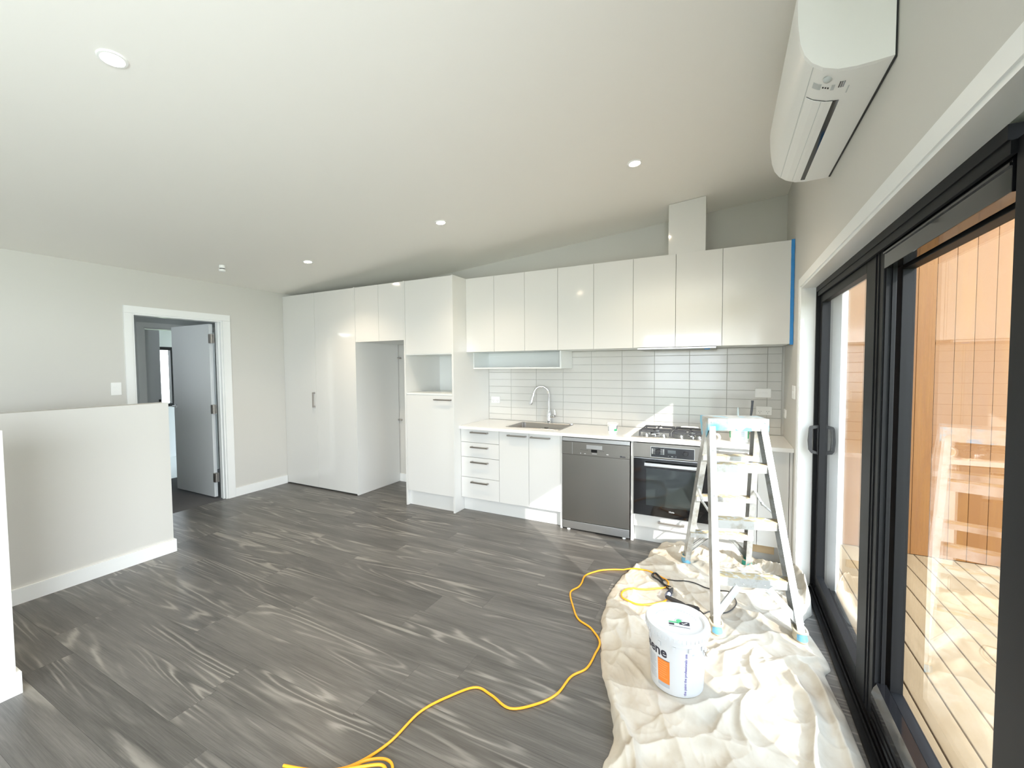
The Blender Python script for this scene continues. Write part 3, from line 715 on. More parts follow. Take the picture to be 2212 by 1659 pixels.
build('side_panel', MB().box((x1-.016, y0-.001, 1.4355), (x1, YX-.0085, 1.6075)), M_carc, p)
build('side_panel', MB().box((x0, y0, 1.451), (x0+.012, YX-.0085, 1.6075)), M_carc, p)
build('back', MB().box((x0+.0125, YX-.022, 1.451), (x1-.0165, YX-.009, 1.6075)), M_carc, p)
build('shelf_clip', MB().box((-2.02, YX-.05, 1.4508), (-1.85, YX-.0225, 1.456)), M_plast, p)
p = thing('rangehood', 'slim slide-out rangehood under the overhead cabinets above the cooktop', 'rangehood', (-.38, 3.85, 1.6))
build('body', MB().box((-.66, 3.664, 1.589), (-.062, 4.0, 1.6065), .002), M_steel, p)
build('front_lip', MB().box((-.66, 3.636, 1.592), (-.062, 3.663, 1.6055), .002), M_steel_l, p)
build('tape_scrap', MB().box((-.145, 3.650, 1.5835), (-.105, 3.656, 1.589)), M_tape, p)
tag(build('duct_cover', MB().prism([(-.423, HT+.001), (-.147, HT+.001), (-.147, CZ(-.147)-.003), (-.423, CZ(-.423)-.003)], 3.685, YB-.0005, axis=1), M_cab, None, loc=(-.285, 3.9, HT)), 'square white duct cover rising from the overhead cabinets to the ceiling', 'duct')

# ------------------------------------------------------------------ electrical plates
def plate_y(name, x0, x1, z0, z1, y, label, sockets, switches):
    p = thing(name, label, 'socket' if sockets else 'switch', ((x0+x1)/2, y, (z0+z1)/2))
    build('plate', MB().box((x0, y-.009, z0), (x1, y-.0003, z1), .003), M_plast, p)
    zc = (z0+z1)/2; h = z1-z0
    for k in range(sockets):
        xc = x0+(x1-x0)*(k+.5)/sockets; s = h/.07
        build('switch', MB().box((xc-.008, y-.0112, z1-.022*s), (xc+.008, y-.0088, z1-.012*s), .001), M_plast, p)
        for dx, dz, a in ((-.008, -.006, 30), (.008, -.006, -30), (0, -.019, 0)):
            build('slot', MB().box((-.0011, -.0003, -.004), (.0011, .0005, .004), M=Matrix.Translation((xc+dx, y-.0092, zc+dz)) @ Matrix.Rotation(math.radians(a), 4, 'Y')), M_dark, p)
    for k in range(switches):
        xc = (x0+x1)/2+(k-(switches-1)/2)*.022
        build('switch', MB().box((xc-.008, y-.0115, zc-.006), (xc+.008, y-.0088, zc+.006), .001), M_plast, p)
TYF = YB-.0103
plate_y('power_point', -2.340, -2.232, 1.052, 1.126, TYF, 'white double power point on the tiles left of the sink', 2, 0)
plate_y('power_point', .241, .356, 1.035, 1.108, TYF, 'white double power point on the tiles behind the stepladder, below the switch', 2, 0)
plate_y('light_switch', .232, .349, 1.182, 1.258, TYF, 'white three-gang light switch on the tiles at the right end', 0, 3)
def plate_x(name, x, s, y0, y1, z0, z1, label, n, m_=1):
    """plate on a wall of constant x; s=+1 faces +x"""
    p = thing(name, label, 'switch', (x, (y0+y1)/2, (z0+z1)/2))
    build('plate', MB().box((x+s*.0003, y0, z0), (x+s*.009, y1, z1), .003), M_plast, p)
    for i in range(n):
        for j in range(m_):
            yc = y0+(y1-y0)*(.5+(i-(n-1)/2)*.30); zc = z0+(z1-z0)*(.5+(j-(m_-1)/2)*.27)
            build('switch', MB().box((x+s*.0088, yc-.008, zc-.006), (x+s*.0115, yc+.008, zc+.006), .001), M_plast, p)
plate_x('light_switch', XL, 1, 1.733, 1.808, 1.222, 1.337, 'white four-button light switch on the left wall beside the doorway', 2, 2)
plate_x('light_switch', XR, -1, 3.47, 3.59, 1.215, 1.31, 'white switch plate on the right wall beside the sliding door', 2)
plate_x('isolator_switch', XR, -1, 3.93, 4.03, 1.03, 1.10, 'small white switch on the right wall just above the benchtop corner', 1)

# ------------------------------------------------------------------ ceiling fittings
SL = math.atan(.0837)
LBL = ['lit round downlight at the upper left of the ceiling, nearest the camera', 'lit round downlight in the ceiling in front of the duct cover',
       'lit round downlight in the ceiling above the sink', 'lit round downlight in the ceiling by the pantry']
for (x, y), lb in zip(((-2.078, .776), (-.533, 2.814), (-2.069, 2.818), (-3.653, 2.797)), LBL):
    p = thing('downlight', lb, 'ceiling light', (x, y, CZ(x)), group='recessed downlights')
    p.rotation_euler = (0, -SL, 0)
    build('trim_ring', MB().lathe([(.034, -.004), (.036, -.0065), (.044, -.0055), (.047, -.0003), (.034, -.0003)], (0, 0, 0), 32), M_plast, p, True, world=False)
    build('lens', MB().lathe([(0, -.0035), (.0345, -.0035), (.0345, -.0008), (0, -.0008)], (0, 0, 0), 32), M_lens, p, True, world=False)
    ld = bpy.data.lights.new('downlight_beam', 'SPOT'); ld.energy = 11; ld.color = (1, .83, .62); ld.spot_size = math.radians(120); ld.spot_blend = .8; ld.shadow_soft_size = .03
    lo = bpy.data.objects.new('downlight_beam', ld); COL.objects.link(lo); lo.parent = p; lo.location = (0, 0, -.012)
x, y = -4.30, 2.36
p = thing('ceiling_sensor', 'small white round sensor hanging from the ceiling near the doorway', 'sensor', (x, y, CZ(x)))
build('stem', MB().lathe([(.026, -.0003), (.026, -.028), (.022, -.030)], (x, y, CZ(x)), 24), M_plast, p, True)
build('band', MB().lathe([(.0215, -.0302), (.0215, -.0375)], (x, y, CZ(x)), 24), M_dark, p, True)
build('cap', MB().lathe([(.022, -.0375), (.0285, -.040), (.0285, -.056), (.024, -.0605), (0, -.0605)], (x, y, CZ(x)), 24), M_plast, p, True)

# ------------------------------------------------------------------ heat pump
HY0, HY1, HB = 1.640, 2.537, 2.362
p = thing('heat_pump', 'white wall-mounted heat pump high on the right wall above the sliding door', 'heat pump', (XR, 2.09, HB))
PR = [(.4345, HB), (.395, 2.358), (.345, 2.357), (.30, 2.362), (.262, 2.378), (.232, 2.402), (.212, 2.432), (.200, 2.47), (.193, 2.53), (.190, 2.60), (.192, 2.632), (.205, 2.645), (.4345, 2.65)]
build('body', MB().prism(PR, HY0+.012, HY1-.012, axis=1), M_plast, p, True)
def inset(k): return [(.315+(x-.315)*k, 2.50+(z-2.50)*k) if x < .43 else (x, z) for x, z in PR]
for ya, yb in ((HY0, HY0+.0119), (HY1-.0119, HY1)):
    q = MB(); A, B = (.985, 1.) if ya == HY0 else (1., .985)
    a = [q.bm.verts.new((x, ya, z)) for x, z in inset(A)]; b = [q.bm.verts.new((x, yb, z)) for x, z in inset(B)]
    n = len(a)
    for i in range(n): q.bm.faces.new((a[i], a[(i+1) % n], b[(i+1) % n], b[i]))
    q.bm.faces.new(a); q.bm.faces.new(b)
    build('end_cap', q, M_plast, p)
build('back_plate', MB().box((.4348, HY0+.008, HB-.002), (XR-.0005, HY1-.008, 2.645)), M_dark, p)
# seam, louvre with dark outlet slot, display and sensor follow the curved underside
def under(x):   # z of the underside at x
    P = sorted(PR[:8]);
    for (xa, za), (xb, zb) in zip(P, P[1:]):
        if xa <= x <= xb: return za+(zb-za)*(x-xa)/(xb-xa)
    return P[0][1]
def strip(name, xs, y0, y1, m_, off, th=.002, parent=p, taper=0.):
    q = MB(); V = []
    for yy in (y0, y1):
        for x in xs: V.append((x, yy, under(x)-off))
    for yy in (y0, y1):
        for x in xs: V.append((x, yy, under(x)-off+th))
    n = len(xs); vs = [q.bm.verts.new(v) for v in V]; f = lambda *k: q.bm.faces.new([vs[i] for i in k])
    for i in range(n-1):
        f(i, i+1, n+i+1, n+i); f(2*n+i, 3*n+i, 3*n+i+1, 2*n+i+1); f(i, 2*n+i, 2*n+i+1, i+1); f(n+i, n+i+1, 3*n+i+1, 3*n+i)
    f(0, n, 3*n, 2*n); f(n-1, 3*n-1, 4*n-1, 2*n-1)
    return build(name, q, m_, parent)
lin = lambda a, b, n: [a+(b-a)*k/(n-1) for k in range(n)]
YL0, YL1 = 1.815, 2.505
build_l = strip('louvre', lin(.243, .318, 8), YL0, YL1, M_plast, .0035, .003)
strip('louvre_joint', lin(.285, .2865, 2), YL0, YL1, M_grey, .0042, .001, build_l)
strip('outlet_slot', lin(.3185, .336, 3), YL0, YL1, M_blackg, .0012, .0011)
strip('slot_edge', lin(.243, .318, 8), YL0-.0025, YL0-.0003, M_dark, .0012, .0011)
strip('front_seam', lin(.2375, .239, 2), HY0+.014, HY1-.014, M_grey, .001, .001)
strip('display', lin(.250, .272, 4), 1.722, 1.752, M_grey, .0014, .0013)
strip('indicator_window', lin(.299, .308, 3), 1.720, 1.748, M_grey, .0014, .0013)
for k in range(3): strip('indicator', lin(.276+.0068*k, .280+.0068*k, 2), 1.735, 1.742, M_dark, .0014, .0013)
for k in range(3): strip('vent_slit', lin(.318+.0058*k, .3212+.0058*k, 2), 1.706, 1.738, M_blackg, .0014, .0013)
build('sensor', MB().lathe([(0, .012), (.006, .0112), (.011, .007), (.0135, 0)], (.283, 1.690, under(.283)+.0008), 20, Matrix.Rotation(math.pi, 4, 'X')), M_grey, p, True)
strip('clip', lin(.345, .348, 2), 1.735, 1.775, M_grey, .0014, .0013)
# ------------------------------------------------------------------ drop cloth
def lerp_curve(T, P, t):
    return np.interp(t, T, P)
def smoothc(T, P, t, k=9):
    v = np.interp(np.linspace(T[0], T[-1], 400), T, P); ker = np.hanning(k*2+1); ker /= ker.sum()
    v = np.convolve(np.pad(v, k*1, mode='edge'), ker, mode='valid'); return np.interp(t, np.linspace(T[0], T[-1], len(v)), v)
YL_ = [1.05, 1.30, 1.452, 1.579, 1.75, 1.951, 2.20, 2.412, 2.70, 2.918, 3.10, 3.22, 3.34, 3.44, 3.50, 3.555]
XLf = [-.36, -.375, -.372, -.365, -.43, -.516, -.590, -.627, -.635, -.605, -.555, -.500, -.50, -.455, -.40, -.28]
YR_ = [1.05, 1.60, 1.873, 2.10, 2.30, 2.353, 2.40, 2.46, 2.55, 2.66, 2.76, 2.83, 2.90, 3.0, 3.12, 3.22, 3.32, 3.42, 3.50, 3.555]
XRf = [.470, .478, .474, .462, .440, .434, .468, .468, .452, .43, .40, .425, .47, .482, .484, .47, .425, .39, .32, .22]
NU, NV = 250, 560
rs = np.random.RandomState(11)
def vnoise(x, y, seed):     # gradient noise, about 0..1, turned a little per seed so that cells never line up
    r = np.random.RandomState(seed); th = r.rand(64, 64)*2*np.pi; ca, sa = math.cos(seed*1.7), math.sin(seed*1.7)
    x, y = np.broadcast_arrays(np.asarray(x, float), np.asarray(y, float)); x, y = x*ca-y*sa+seed*3.1, x*sa+y*ca+seed*5.7
    xi = np.floor(x).astype(int); yi = np.floor(y).astype(int); fx = x-xi; fy = y-yi
    ux = fx**3*(fx*(fx*6-15)+10); uy = fy**3*(fy*(fy*6-15)+10)
    def g(a, b):
        t = th[(xi+a) % 64, (yi+b) % 64]; return np.cos(t)*(fx-a)+np.sin(t)*(fy-b)
    return .5+.72*((g(0, 0)*(1-ux)+g(1, 0)*ux)*(1-uy)+(g(0, 1)*(1-ux)+g(1, 1)*ux)*uy)
def ridged(x, y, seed): return 1-np.abs(2*vnoise(x, y, seed)-1)
vv = np.linspace(1.05, 3.555, NV); uu = np.linspace(0, 1, NU)
XLv = smoothc(YL_, XLf, vv, 6); XRv = smoothc(YR_, XRf, vv, 4)
wob = .012*(vnoise(vv*9, vv*0+3.3, 31)-.5)*2+.006*(vnoise(vv*24, vv*0+1.7, 32)-.5)*2
X = (XLv+wob)[:, None]*(1-uu)[None, :]+(XRv)[:, None]*uu[None, :]
Y = np.repeat(vv[:, None], NU, 1)
H = np.full_like(X, .004)
wx = X+.05*(vnoise(X*5, Y*5, 1)-.5); wy = Y+.05*(vnoise(X*5+9, Y*5, 2)-.5)
H += .010*vnoise(wx*4, wy*4, 3)
H += .011*ridged(wx*4.2+wy*2.2, wy*2.2-wx*.6, 4)**7
H += .010*ridged(wx*2.4-wy*3.2, wy*1.5+wx*1.0, 14)**9
H += .008*ridged(wx*1.2+wy*4.6, wy*1.4-wx*1.8, 24)**9
mid_ = .3+.9*vnoise(wx*2.6, wy*2.6, 8)
H += .0042*ridged(wx*8+wy*5, wy*5-wx*2, 5)**7*mid_
H += .0024*ridged(wx*17+wy*6, wy*11-wx*5, 6)**6*mid_
H += .0011*ridged(wx*34, wy*26, 16)**4*mid_
crump = np.exp(-(((X-.42)/.13)**2+((Y-3.08)/.24)**2)) + .8*np.exp(-(((X-.12)/.5)**2+((Y-3.42)/.13)**2))
H += crump*(.030*ridged(wx*9, wy*9, 41)**2+.018*ridged(wx*19, wy*17, 42)**2)
FOLDS = [   # polyline, height, half-width
 ([(-.064, 2.203), (.015, 2.328), (.135, 2.48), (.301, 2.589)], .022, .020), ([(.015, 2.119), (.021, 2.234), (.089, 2.352), (.182, 2.462)], .026, .024),
 ([(.29, 2.266), (.304, 2.191), (.337, 2.113), (.339, 1.964), (.303, 1.765), (.29, 1.5), (.30, 1.2)], .038, .026), ([(.133, 2.068), (.083, 1.951), (.074, 1.832), (.097, 1.755)], .030, .020),
 ([(.121, 2.042), (.027, 1.968), (-.114, 1.836), (-.273, 1.667)], .024, .026), ([(.055, 1.946), (-.001, 1.811), (-.031, 1.713), (-.144, 1.608)], .024, .022),
 ([(-.476, 1.865), (-.415, 1.73), (-.365, 1.622), (-.320, 1.53), (-.27, 1.40)], .036, .020), ([(-.40, 1.70), (-.30, 1.55), (-.26, 1.45), (-.25, 1.3)], .034, .018), ([(.143, 2.366), (.123, 2.227), (.149, 2.134), (.175, 2.088)], .030, .020),
 ([(.325, 2.361), (.385, 2.29), (.405, 2.149), (.415, 1.994), (.43, 1.75)], .030, .022), ([(-.45, 2.04), (-.387, 2.008), (-.276, 1.913)], .018, .020),
 ([(-.34, 1.444), (-.227, 1.587), (-.025, 1.690), (.102, 1.735)], .034, .024), ([(-.2, 1.40), (-.05, 1.52), (.12, 1.60), (.25, 1.55)], .030, .028), ([(.181, 2.267), (.286, 2.342), (.40, 2.41), (.46, 2.43)], .030, .020),
 ([(-.50, 3.33), (-.38, 3.36), (-.24, 3.42), (-.02, 3.40), (.2, 3.33)], .036, .030), ([(-.45, 3.42), (-.3, 3.47), (-.1, 3.50), (.15, 3.46)], .040, .030), ([(-.1, 3.22), (.05, 3.16), (.2, 3.19), (.33, 3.14)], .050, .040),
 ([(.28, 3.38), (.37, 3.28), (.44, 3.16)], .060, .045), ([(.40, 3.24), (.455, 3.12), (.46, 3.0), (.44, 2.90)], .105, .045), ([(.32, 3.16), (.385, 3.03), (.40, 2.90)], .045, .022), ([(.27, 3.02), (.33, 2.93), (.42, 2.85)], .035, .022),
 ([(-.57, 3.02), (-.42, 3.06), (-.28, 3.11), (-.1, 3.08)], .018, .018), ([(-.2, 2.76), (-.05, 2.86), (.1, 2.9), (.25, 2.85)], .024, .022), ([(.05, 2.75), (.2, 2.70), (.33, 2.63)], .018, .02),
 ([(-.45, 3.23), (-.34, 3.17), (-.26, 3.05)], .028, .02), ([(-.55, 2.5), (-.47, 2.36), (-.42, 2.2)], .012, .016), ([(-.52, 2.25), (-.45, 2.1), (-.46, 1.95)], .014, .018)]
def bump_line(L_, hgt, wdt):
    P = np.array([tuple(p_)[:2] for p_ in spline([(a, b, 0) for a, b in L_], 7)])
    best = np.full(X.shape, 1e9); tt = np.zeros(X.shape); side = np.zeros(X.shape)
    for i in range(len(P)-1):
        a, b = P[i], P[i+1]; d = b-a; L2 = (d**2).sum()+1e-12
        t = np.clip(((X-a[0])*d[0]+(Y-a[1])*d[1])/L2, 0, 1); dx = X-(a[0]+t*d[0]); dy = Y-(a[1]+t*d[1]); q = np.hypot(dx, dy)
        mk = q < best; best = np.where(mk, q, best); tt = np.where(mk, (i+t)/(len(P)-1), tt); side = np.where(mk, np.sign(d[0]*dy-d[1]*dx), side)
    wv = wdt*(1+.28*side); amp = hgt*np.sin(np.pi*np.clip(tt*.9+.05, 0, 1))**.5
    return amp*np.exp(-(best/wv)**1.45*1.15)*(.8+.4*vnoise(X*14, Y*14, 21))
for k, (L_, hh, ww) in enumerate(FOLDS): H += bump_line(L_, hh, ww)
# flat pads under the things that stand on it
PADS = [(-.18, 2.01, .118, .008)]
LC = (.0683, 2.934)   # ladder centre
def ladder_w(x, y): return (LC[0]+.9563*x-.2924*y, LC[1]+.2924*x+.9563*y)
FEET = [(-.225, -.425), (.205, -.425), (-.185, .425), (.215, .425)]
PADZ = [.010, .010, .018, .022]
for (fx, fy), pz in zip(FEET, PADZ): PADS.append((*ladder_w(fx, fy), .035, pz))
for cx, cy, r, z in PADS:
    d = np.hypot(X-cx, Y-cy); k = np.clip((d-r)/.05, 0, 1); k = k*k*(3-2*k); H = z*(1-k)+H*k
edge = np.minimum(np.minimum(uu, 1-uu)[None, :]*(XRv-XLv)[:, None], np.minimum(vv-1.05, 3.555-vv)[:, None])
H *= np.clip(edge/.028, 0, 1)**.5*.93+.07*np.clip(edge/.004, 0, 1)
H = np.maximum(H, 0)+.0012
mb = MB(); V = [(X[j, i], Y[j, i], H[j, i]) for j in range(NV) for i in range(NU)]
me = bpy.data.meshes.new('drop_cloth'); idx = np.arange(NU*NV).reshape(NV, NU)
F = np.stack([idx[:-1, :-1], idx[:-1, 1:], idx[1:, 1:], idx[1:, :-1]], -1).reshape(-1, 4)
me.from_pydata([(a, b-2.3, c) for a, b, c in V], [], F.tolist()); me.materials.append(M_cloth)
for q in me.polygons: q.use_smooth = True
dc = _link('drop_cloth', me, None); dc.location = (0, 2.3, 0); tag(dc, 'crumpled cream canvas drop cloth spread on the floor by the sliding door', 'drop cloth')
def cloth_z(x, y):
    j = int(np.clip(round((y-1.05)/(3.555-1.05)*(NV-1)), 0, NV-1))
    if not (X[j, 0] <= x <= X[j, -1]) or y < 1.05 or y > 3.555: return 0.
    i = int(np.argmin(np.abs(X[j]-x))); return float(H[j, i])
def drape(pts, r, n=8):
    P = spline([(a, b, 0) for a, b in pts], n); z = [max(cloth_z(q.x+dx, q.y+dy) for dx, dy in ((0, 0), (.008, 0), (-.008, 0), (0, .008), (0, -.008))) for q in P]
    z = np.convolve(np.pad(z, 3, mode='edge'), np.ones(7)/7, 'valid') if len(z) > 7 else z
    z = [max(a, cloth_z(q.x, q.y)-.001) for a, q in zip(z, P)]
    return [(q.x, q.y, zz+r+.0005) for q, zz in zip(P, z)]

# ------------------------------------------------------------------ stepladder
lad = thing('stepladder', 'paint-spotted aluminium double-sided stepladder standing on the drop cloth', 'ladder', (*LC, 0), math.radians(17))
HL = 1.135; CHX = [(-.0375, 0), (0, 0), (0, .036)]   # helper unused
def rail(side, sx, xb, xt, yb, yt, zb, off):
    """C-section rail, web outside (sx = -1 left, +1 right), flanges turned inwards. side -1 front, +1 back"""
    p0 = Vector((xb+off[0], yb, zb)); p1 = Vector((xt+off[1], yt, HL-.030))
    d = (p1-p0).normalized(); ax = Vector((-sx, 0, 0)); ax = (ax-d*ax.dot(d)).normalized(); ay = Vector((0, -side, 0)); ay = (ay-d*ay.dot(d)-ax*ay.dot(ax)).normalized()
    W, D, t = .036, .066, .003
    prof = [(0, 0), (W, 0), (W, t), (t, t), (t, D-t), (W, D-t), (W, D), (0, D)]
    return build('rail', MB().bar(p0, p1, ax, ay, prof), M_alu, lad, world=False)
FO, BO = (-.015, -.022), (.012, -.006)
rail(-1, -1, -.225, -.160, -.432, -.092, PADZ[0]+.03, FO); rail(-1, 1, .225, .160, -.432, -.092, PADZ[1]+.03, FO)
rail(1, -1, -.222, -.158, .432, .085, PADZ[2]+.03, BO); rail(1, 1, .222, .158, .432, .085, PADZ[3]+.03, BO)
def at(side, z):   # half width inside the rails, y of the outer flange, x offset
    k = (z-.03)/(HL-.06); xb, xt, yb, yt, o = (.225, .160, -.432, -.092, FO) if side < 0 else (.222, .158, .432, .085, BO)
    return xb+(xt-xb)*k, yb+(yt-yb)*k, o[0]+(o[1]-o[0])*k
riv = MB()
_q = MB().lathe([(.0045, 0), (.0038, .0022), (.0018, .003), (0, .0031)], (0, 0, 0), 8).bm; rivme = bpy.data.meshes.new('rivet'); _q.to_mesh(rivme); _q.free(); rivme.materials.append(M_alu)
def rivet(x, y, z, s):
    o = inst(rivme, 'rivet', lad, (x, y, z)); o.rotation_euler = (math.radians(90*(1 if s < 0 else -1)), 0, 0)
for side in (-1, 1):
    for z in (.284, .572, .872):
        hw, y, ox = at(side, z); hw -= .004; dp = .078; t = .003
        sg = -side
        prof = [(0, 0), (0, -.046), (t, -.046), (t, -t), (dp-t, -t), (dp-t, -.030), (dp, -.030), (dp, 0)]
        yy = y + sg*.0015
        q = MB().bar((ox-hw, yy, z), (ox+hw, yy, z), (0, sg, 0), (0, 0, 1), prof)
        st = build('step', q, M_alu, lad, world=False)
        q = MB().box((ox-hw+.002, yy+sg*.004, z+.0002), (ox+hw-.002, yy+sg*(dp-.003), z+.0010))
        for k in range(6): q.box((ox-hw+.002, yy+sg*(.010+k*.011), z+.0010), (ox+hw-.002, yy+sg*(.014+k*.011), z+.0024))
        build('tread', q, M_step, st, world=False)
        for sx in (-1, 1): rivet(ox+sx*(hw-.016), y-.0012 if side < 0 else y+.0012, z-.02, side)
    # bottom braces
    z = .262; hw, y, ox = at(side, z); hb, yb_, ob_ = at(side, .075)
    for sx in (-1, 1):
        a = (ox+sx*.075, y-side*.006, z-.022); b = (ob_+sx*(hb-.008), yb_-side*.008, .085)
        d = (Vector(b)-Vector(a)).normalized(); ay = Vector((0, -side, 0)); ay = (ay-d*ay.dot(d)).normalized(); ax = d.cross(ay)
        build('brace', MB().bar(a, b, ax, ay, [(-.018, 0), (.018, 0), (.018, .012), (.015, .012), (.015, .003), (.006, .003), (.006, .007), (-.006, .007), (-.006, .003), (-.015, .003), (-.015, .012), (-.018, .012)]), M_alu, lad, world=False)
        rivet(ox+sx*.055, y-.0012 if side < 0 else y+.0012, z-.003, side); rivet(ox+sx*.095, y-.0012 if side < 0 else y+.0012, z-.003, side)
        for zz in (.13, .09, .45, .70, .95):
            h2, y2, o2 = at(side, zz); rivet(o2+sx*(h2-.018), y2-.001 if side < 0 else y2+.001, zz, side)
# spreader arms
for sx in (-1, 1):
    h1, y1, o1 = at(-1, .60); h2, y2, o2 = at(1, .63)
    a = Vector((o1+sx*(h1-.012), y1+.055, .585)); b = Vector((o2+sx*(h2-.012), y2-.055, .635)); mdl = (a+b)/2+Vector((0, .04, -.022))
    q = MB().tube([a, mdl], .0085, 8, flat=.45).tube([mdl, b], .0085, 8, flat=.45).lathe([(0, -.005), (.012, -.005), (.012, .005), (0, .005)], mdl, 12, Matrix.Rotation(math.radians(90), 4, 'Y'))
    build('spreader', q, M_alu, lad, world=False)
# top cap: folded plate
q = MB(); x0, x1, y0, y1, zt, zs = -.190, .148, -.097, .085, HL, HL-.072
q.box((x0, y0, zt-.004), (x1, y1, zt), .0012)
q.prism([(x0, zs), (x1, zs), (x1, zt-.0041), (x0, zt-.0041)], y0, y0+.003, axis=1).prism([(x0, zs), (x1, zs), (x1, zt-.0041), (x0, zt-.0041)], y1-.003, y1, axis=1)
cap = build('top_cap', q, M_alub, lad, world=False)
for xa, xb in ((x0, x0+.003), (x1-.003, x1)):
    build('end_cheek', MB().prism([(y0+.0031, zt-.0041), (y1-.0031, zt-.0041), (y1-.0031, zs), (y1-.045, zs-.05), (y1-.065, zs-.02), (y0+.065, zs-.02), (y0+.045, zs-.05), (y0+.0031, zs)], xa, xb, axis=0), M_alub, cap, world=False)
for x in (x0+.02, x1-.02):
    for z in (zt-.022, zt-.052): build('rivet', MB().lathe([(.0055, 0), (.0045, .0025), (0, .0038)], (x, y0-.0002, z), 10, Matrix.Rotation(math.radians(90), 4, 'X')), M_alu, cap, True, world=False)
q = MB(); rr = random.Random(2); pts2 = [(-.035+.0075*k, -.0705+HL-.0) for k in range(12)]
top = [(.055-.0075*k, HL-.062+.012*math.sin(k*.55)+rr.uniform(-.002, .003)) for k in range(13)]
q.prism([(-.035, HL-.0725), (.055, HL-.0725)]+top, y0-.0012, y0-.0002, axis=1)
build('paint_drip', q, M_bluep, cap, world=False)
# feet: padded socks, rag ties and paint stained shoes
for (fx, fy), pz, m_ in zip(FEET, PADZ, (M_bluep, M_bluep, M_bluep, M_teal)):
    ox = FO[0] if fy < 0 else BO[0]
    cx = math.copysign(.207, fx)+ox; cy = math.copysign(.405, fy); s = 1 if fy > 0 else -1
    prof = [(0, 0), (.040, 0), (.044, .006), (.041, .02), (.036, .036), (.033, .048), (0, .048)]
    q = MB().lathe(prof, (cx, cy, pz+.0004), 14)
    for v in q.bm.verts: v.co.x = cx+(v.co.x-cx)*.72; v.co.y = cy+(v.co.y-cy)*1.15
    ft = build('foot', q, M_rubber if fy < 0 else m_, lad, True, world=False)
    if fy < 0:
        q = MB(); pr_ = [(.0445, .012), (.0425, .02), (.0375, .036), (.034, .050)]; V = []
        for r_, z_ in pr_:
            for k in range(9):
                a = math.radians(-145+k*14 + (5*math.sin(z_*300) if k in (0, 8) else 0)); V.append((cx+r_*.735*math.cos(a), cy+r_*1.165*math.sin(a), pz+z_))
        q.grid(V, 9, 4); bmesh.ops.solidify(q.bm, geom=q.bm.faces[:], thickness=-.001)
        build('paint_stain', q, m_, ft, True, world=False)
    q = MB(); ring = [(cx+.030*math.cos(a), cy+.046*math.sin(a), pz+.052+.004*math.sin(3*a)) for a in [2*math.pi*k/16 for k in range(17)]]
    q.tube(ring, .006, 8); build('rag_tie', q, M_rubber, ft, True, world=False)

# ------------------------------------------------------------------ paint bucket
BX, BY, BZ = -.18, 2.01, .0095
p = thing('paint_bucket', 'large white lidded paint bucket with orange label panel on the drop cloth', 'bucket', (BX, BY, BZ))
RB, RT, BH = .113, .127, .262
build('tub', MB().lathe([(0, 0), (RB-.004, 0), (RB, .004), (RT-.003, BH-.03), (RT+.002, BH-.029), (RT+.002, BH-.012), (RT, BH-.010), (RT, BH)], (BX, BY, BZ), 64), M_pail, p, True)
lid = build('lid', MB().lathe([(RT+.0005, BH-.0085), (RT+.010, BH-.0085), (RT+.0115, BH+.018), (RT+.008, BH+.027), (RT-.002, BH+.029), (RT-.012, BH+.026), (RT-.016, BH+.016), (0, BH+.0155)], (BX, BY, BZ), 64), M_pail, p, True)
q = MB()
for k in range(48):
    a = 2*math.pi*k/48; q.box((RT+.0102, -.0022, BH-.004), (RT+.0128, .0022, BH+.012), M=Matrix.Translation((BX, BY, BZ)) @ Matrix.Rotation(a, 4, 'Z'))
build('lid_rib', q, M_pail, lid)
q = MB()
for k in range(10):
    a = math.radians(-150+k*30); q.box((RT-.001, -.006, BH-.050), (RT+.002, .006, BH-.031), M=Matrix.Translation((BX, BY, BZ)) @ Matrix.Rotation(a, 4, 'Z'))
build('tub_rib', q, M_pail, p)
view = math.atan2(-BY, -BX)   # towards the camera
def Rad(z): return RB+(RT-.003-RB)*(z-.004)/(BH-.034)+.0006
def curved(ang0, z0):
    return lambda c: Vector((BX+Rad(z0+c.y)*math.cos(ang0+c.x/.12), BY+Rad(z0+c.y)*math.sin(ang0+c.x/.12), BZ+z0+c.y))
def curved_v(ang0, z0):     # text running upwards
    return lambda c: Vector((BX+Rad(z0+c.x)*math.cos(ang0-c.y/.12), BY+Rad(z0+c.x)*math.sin(ang0-c.y/.12), BZ+z0+c.x))
def patch(name, a0, a1, z0, z1, m_, off=.0):
    q = MB(); n = 10; V = []
    for zz in (z0, z1):
        for k in range(n+1):
            a = a0+(a1-a0)*k/n; V.append((BX+(Rad(zz)+off)*math.cos(a), BY+(Rad(zz)+off)*math.sin(a), BZ+zz))
    q.grid(V, n+1, 2); return build(name, q, m_, p)
A = lambda deg: view+math.radians(deg)
patch('label_orange', A(-41), A(-14), .046, .150, M_orange, .0002)
patch('label_grey', A(-41), A(-14), .028, .0457, M_gprint, .0002)
patch('label_line', A(-41), A(-14), .1505, .1525, M_print, .0002)
rr = random.Random(4)
q = MB()
for k in range(13):
    z = .146-k*.0080 - (0.006 if k > 7 else 0); a1 = A(-48-rr.random()*6) if k % 5 == 4 else A(-46)
    n = 6; V = []
    for zz in (z, z+.0028):
        for j in range(n+1):
            a = A(-70)+(a1-A(-70))*j/n; V.append((BX+(Rad(zz)+.0003)*math.cos(a), BY+(Rad(zz)+.0003)*math.sin(a), BZ+zz))
    q.grid(V, n+1, 2)
build('small_print', q, M_gprint, p)
q = MB()
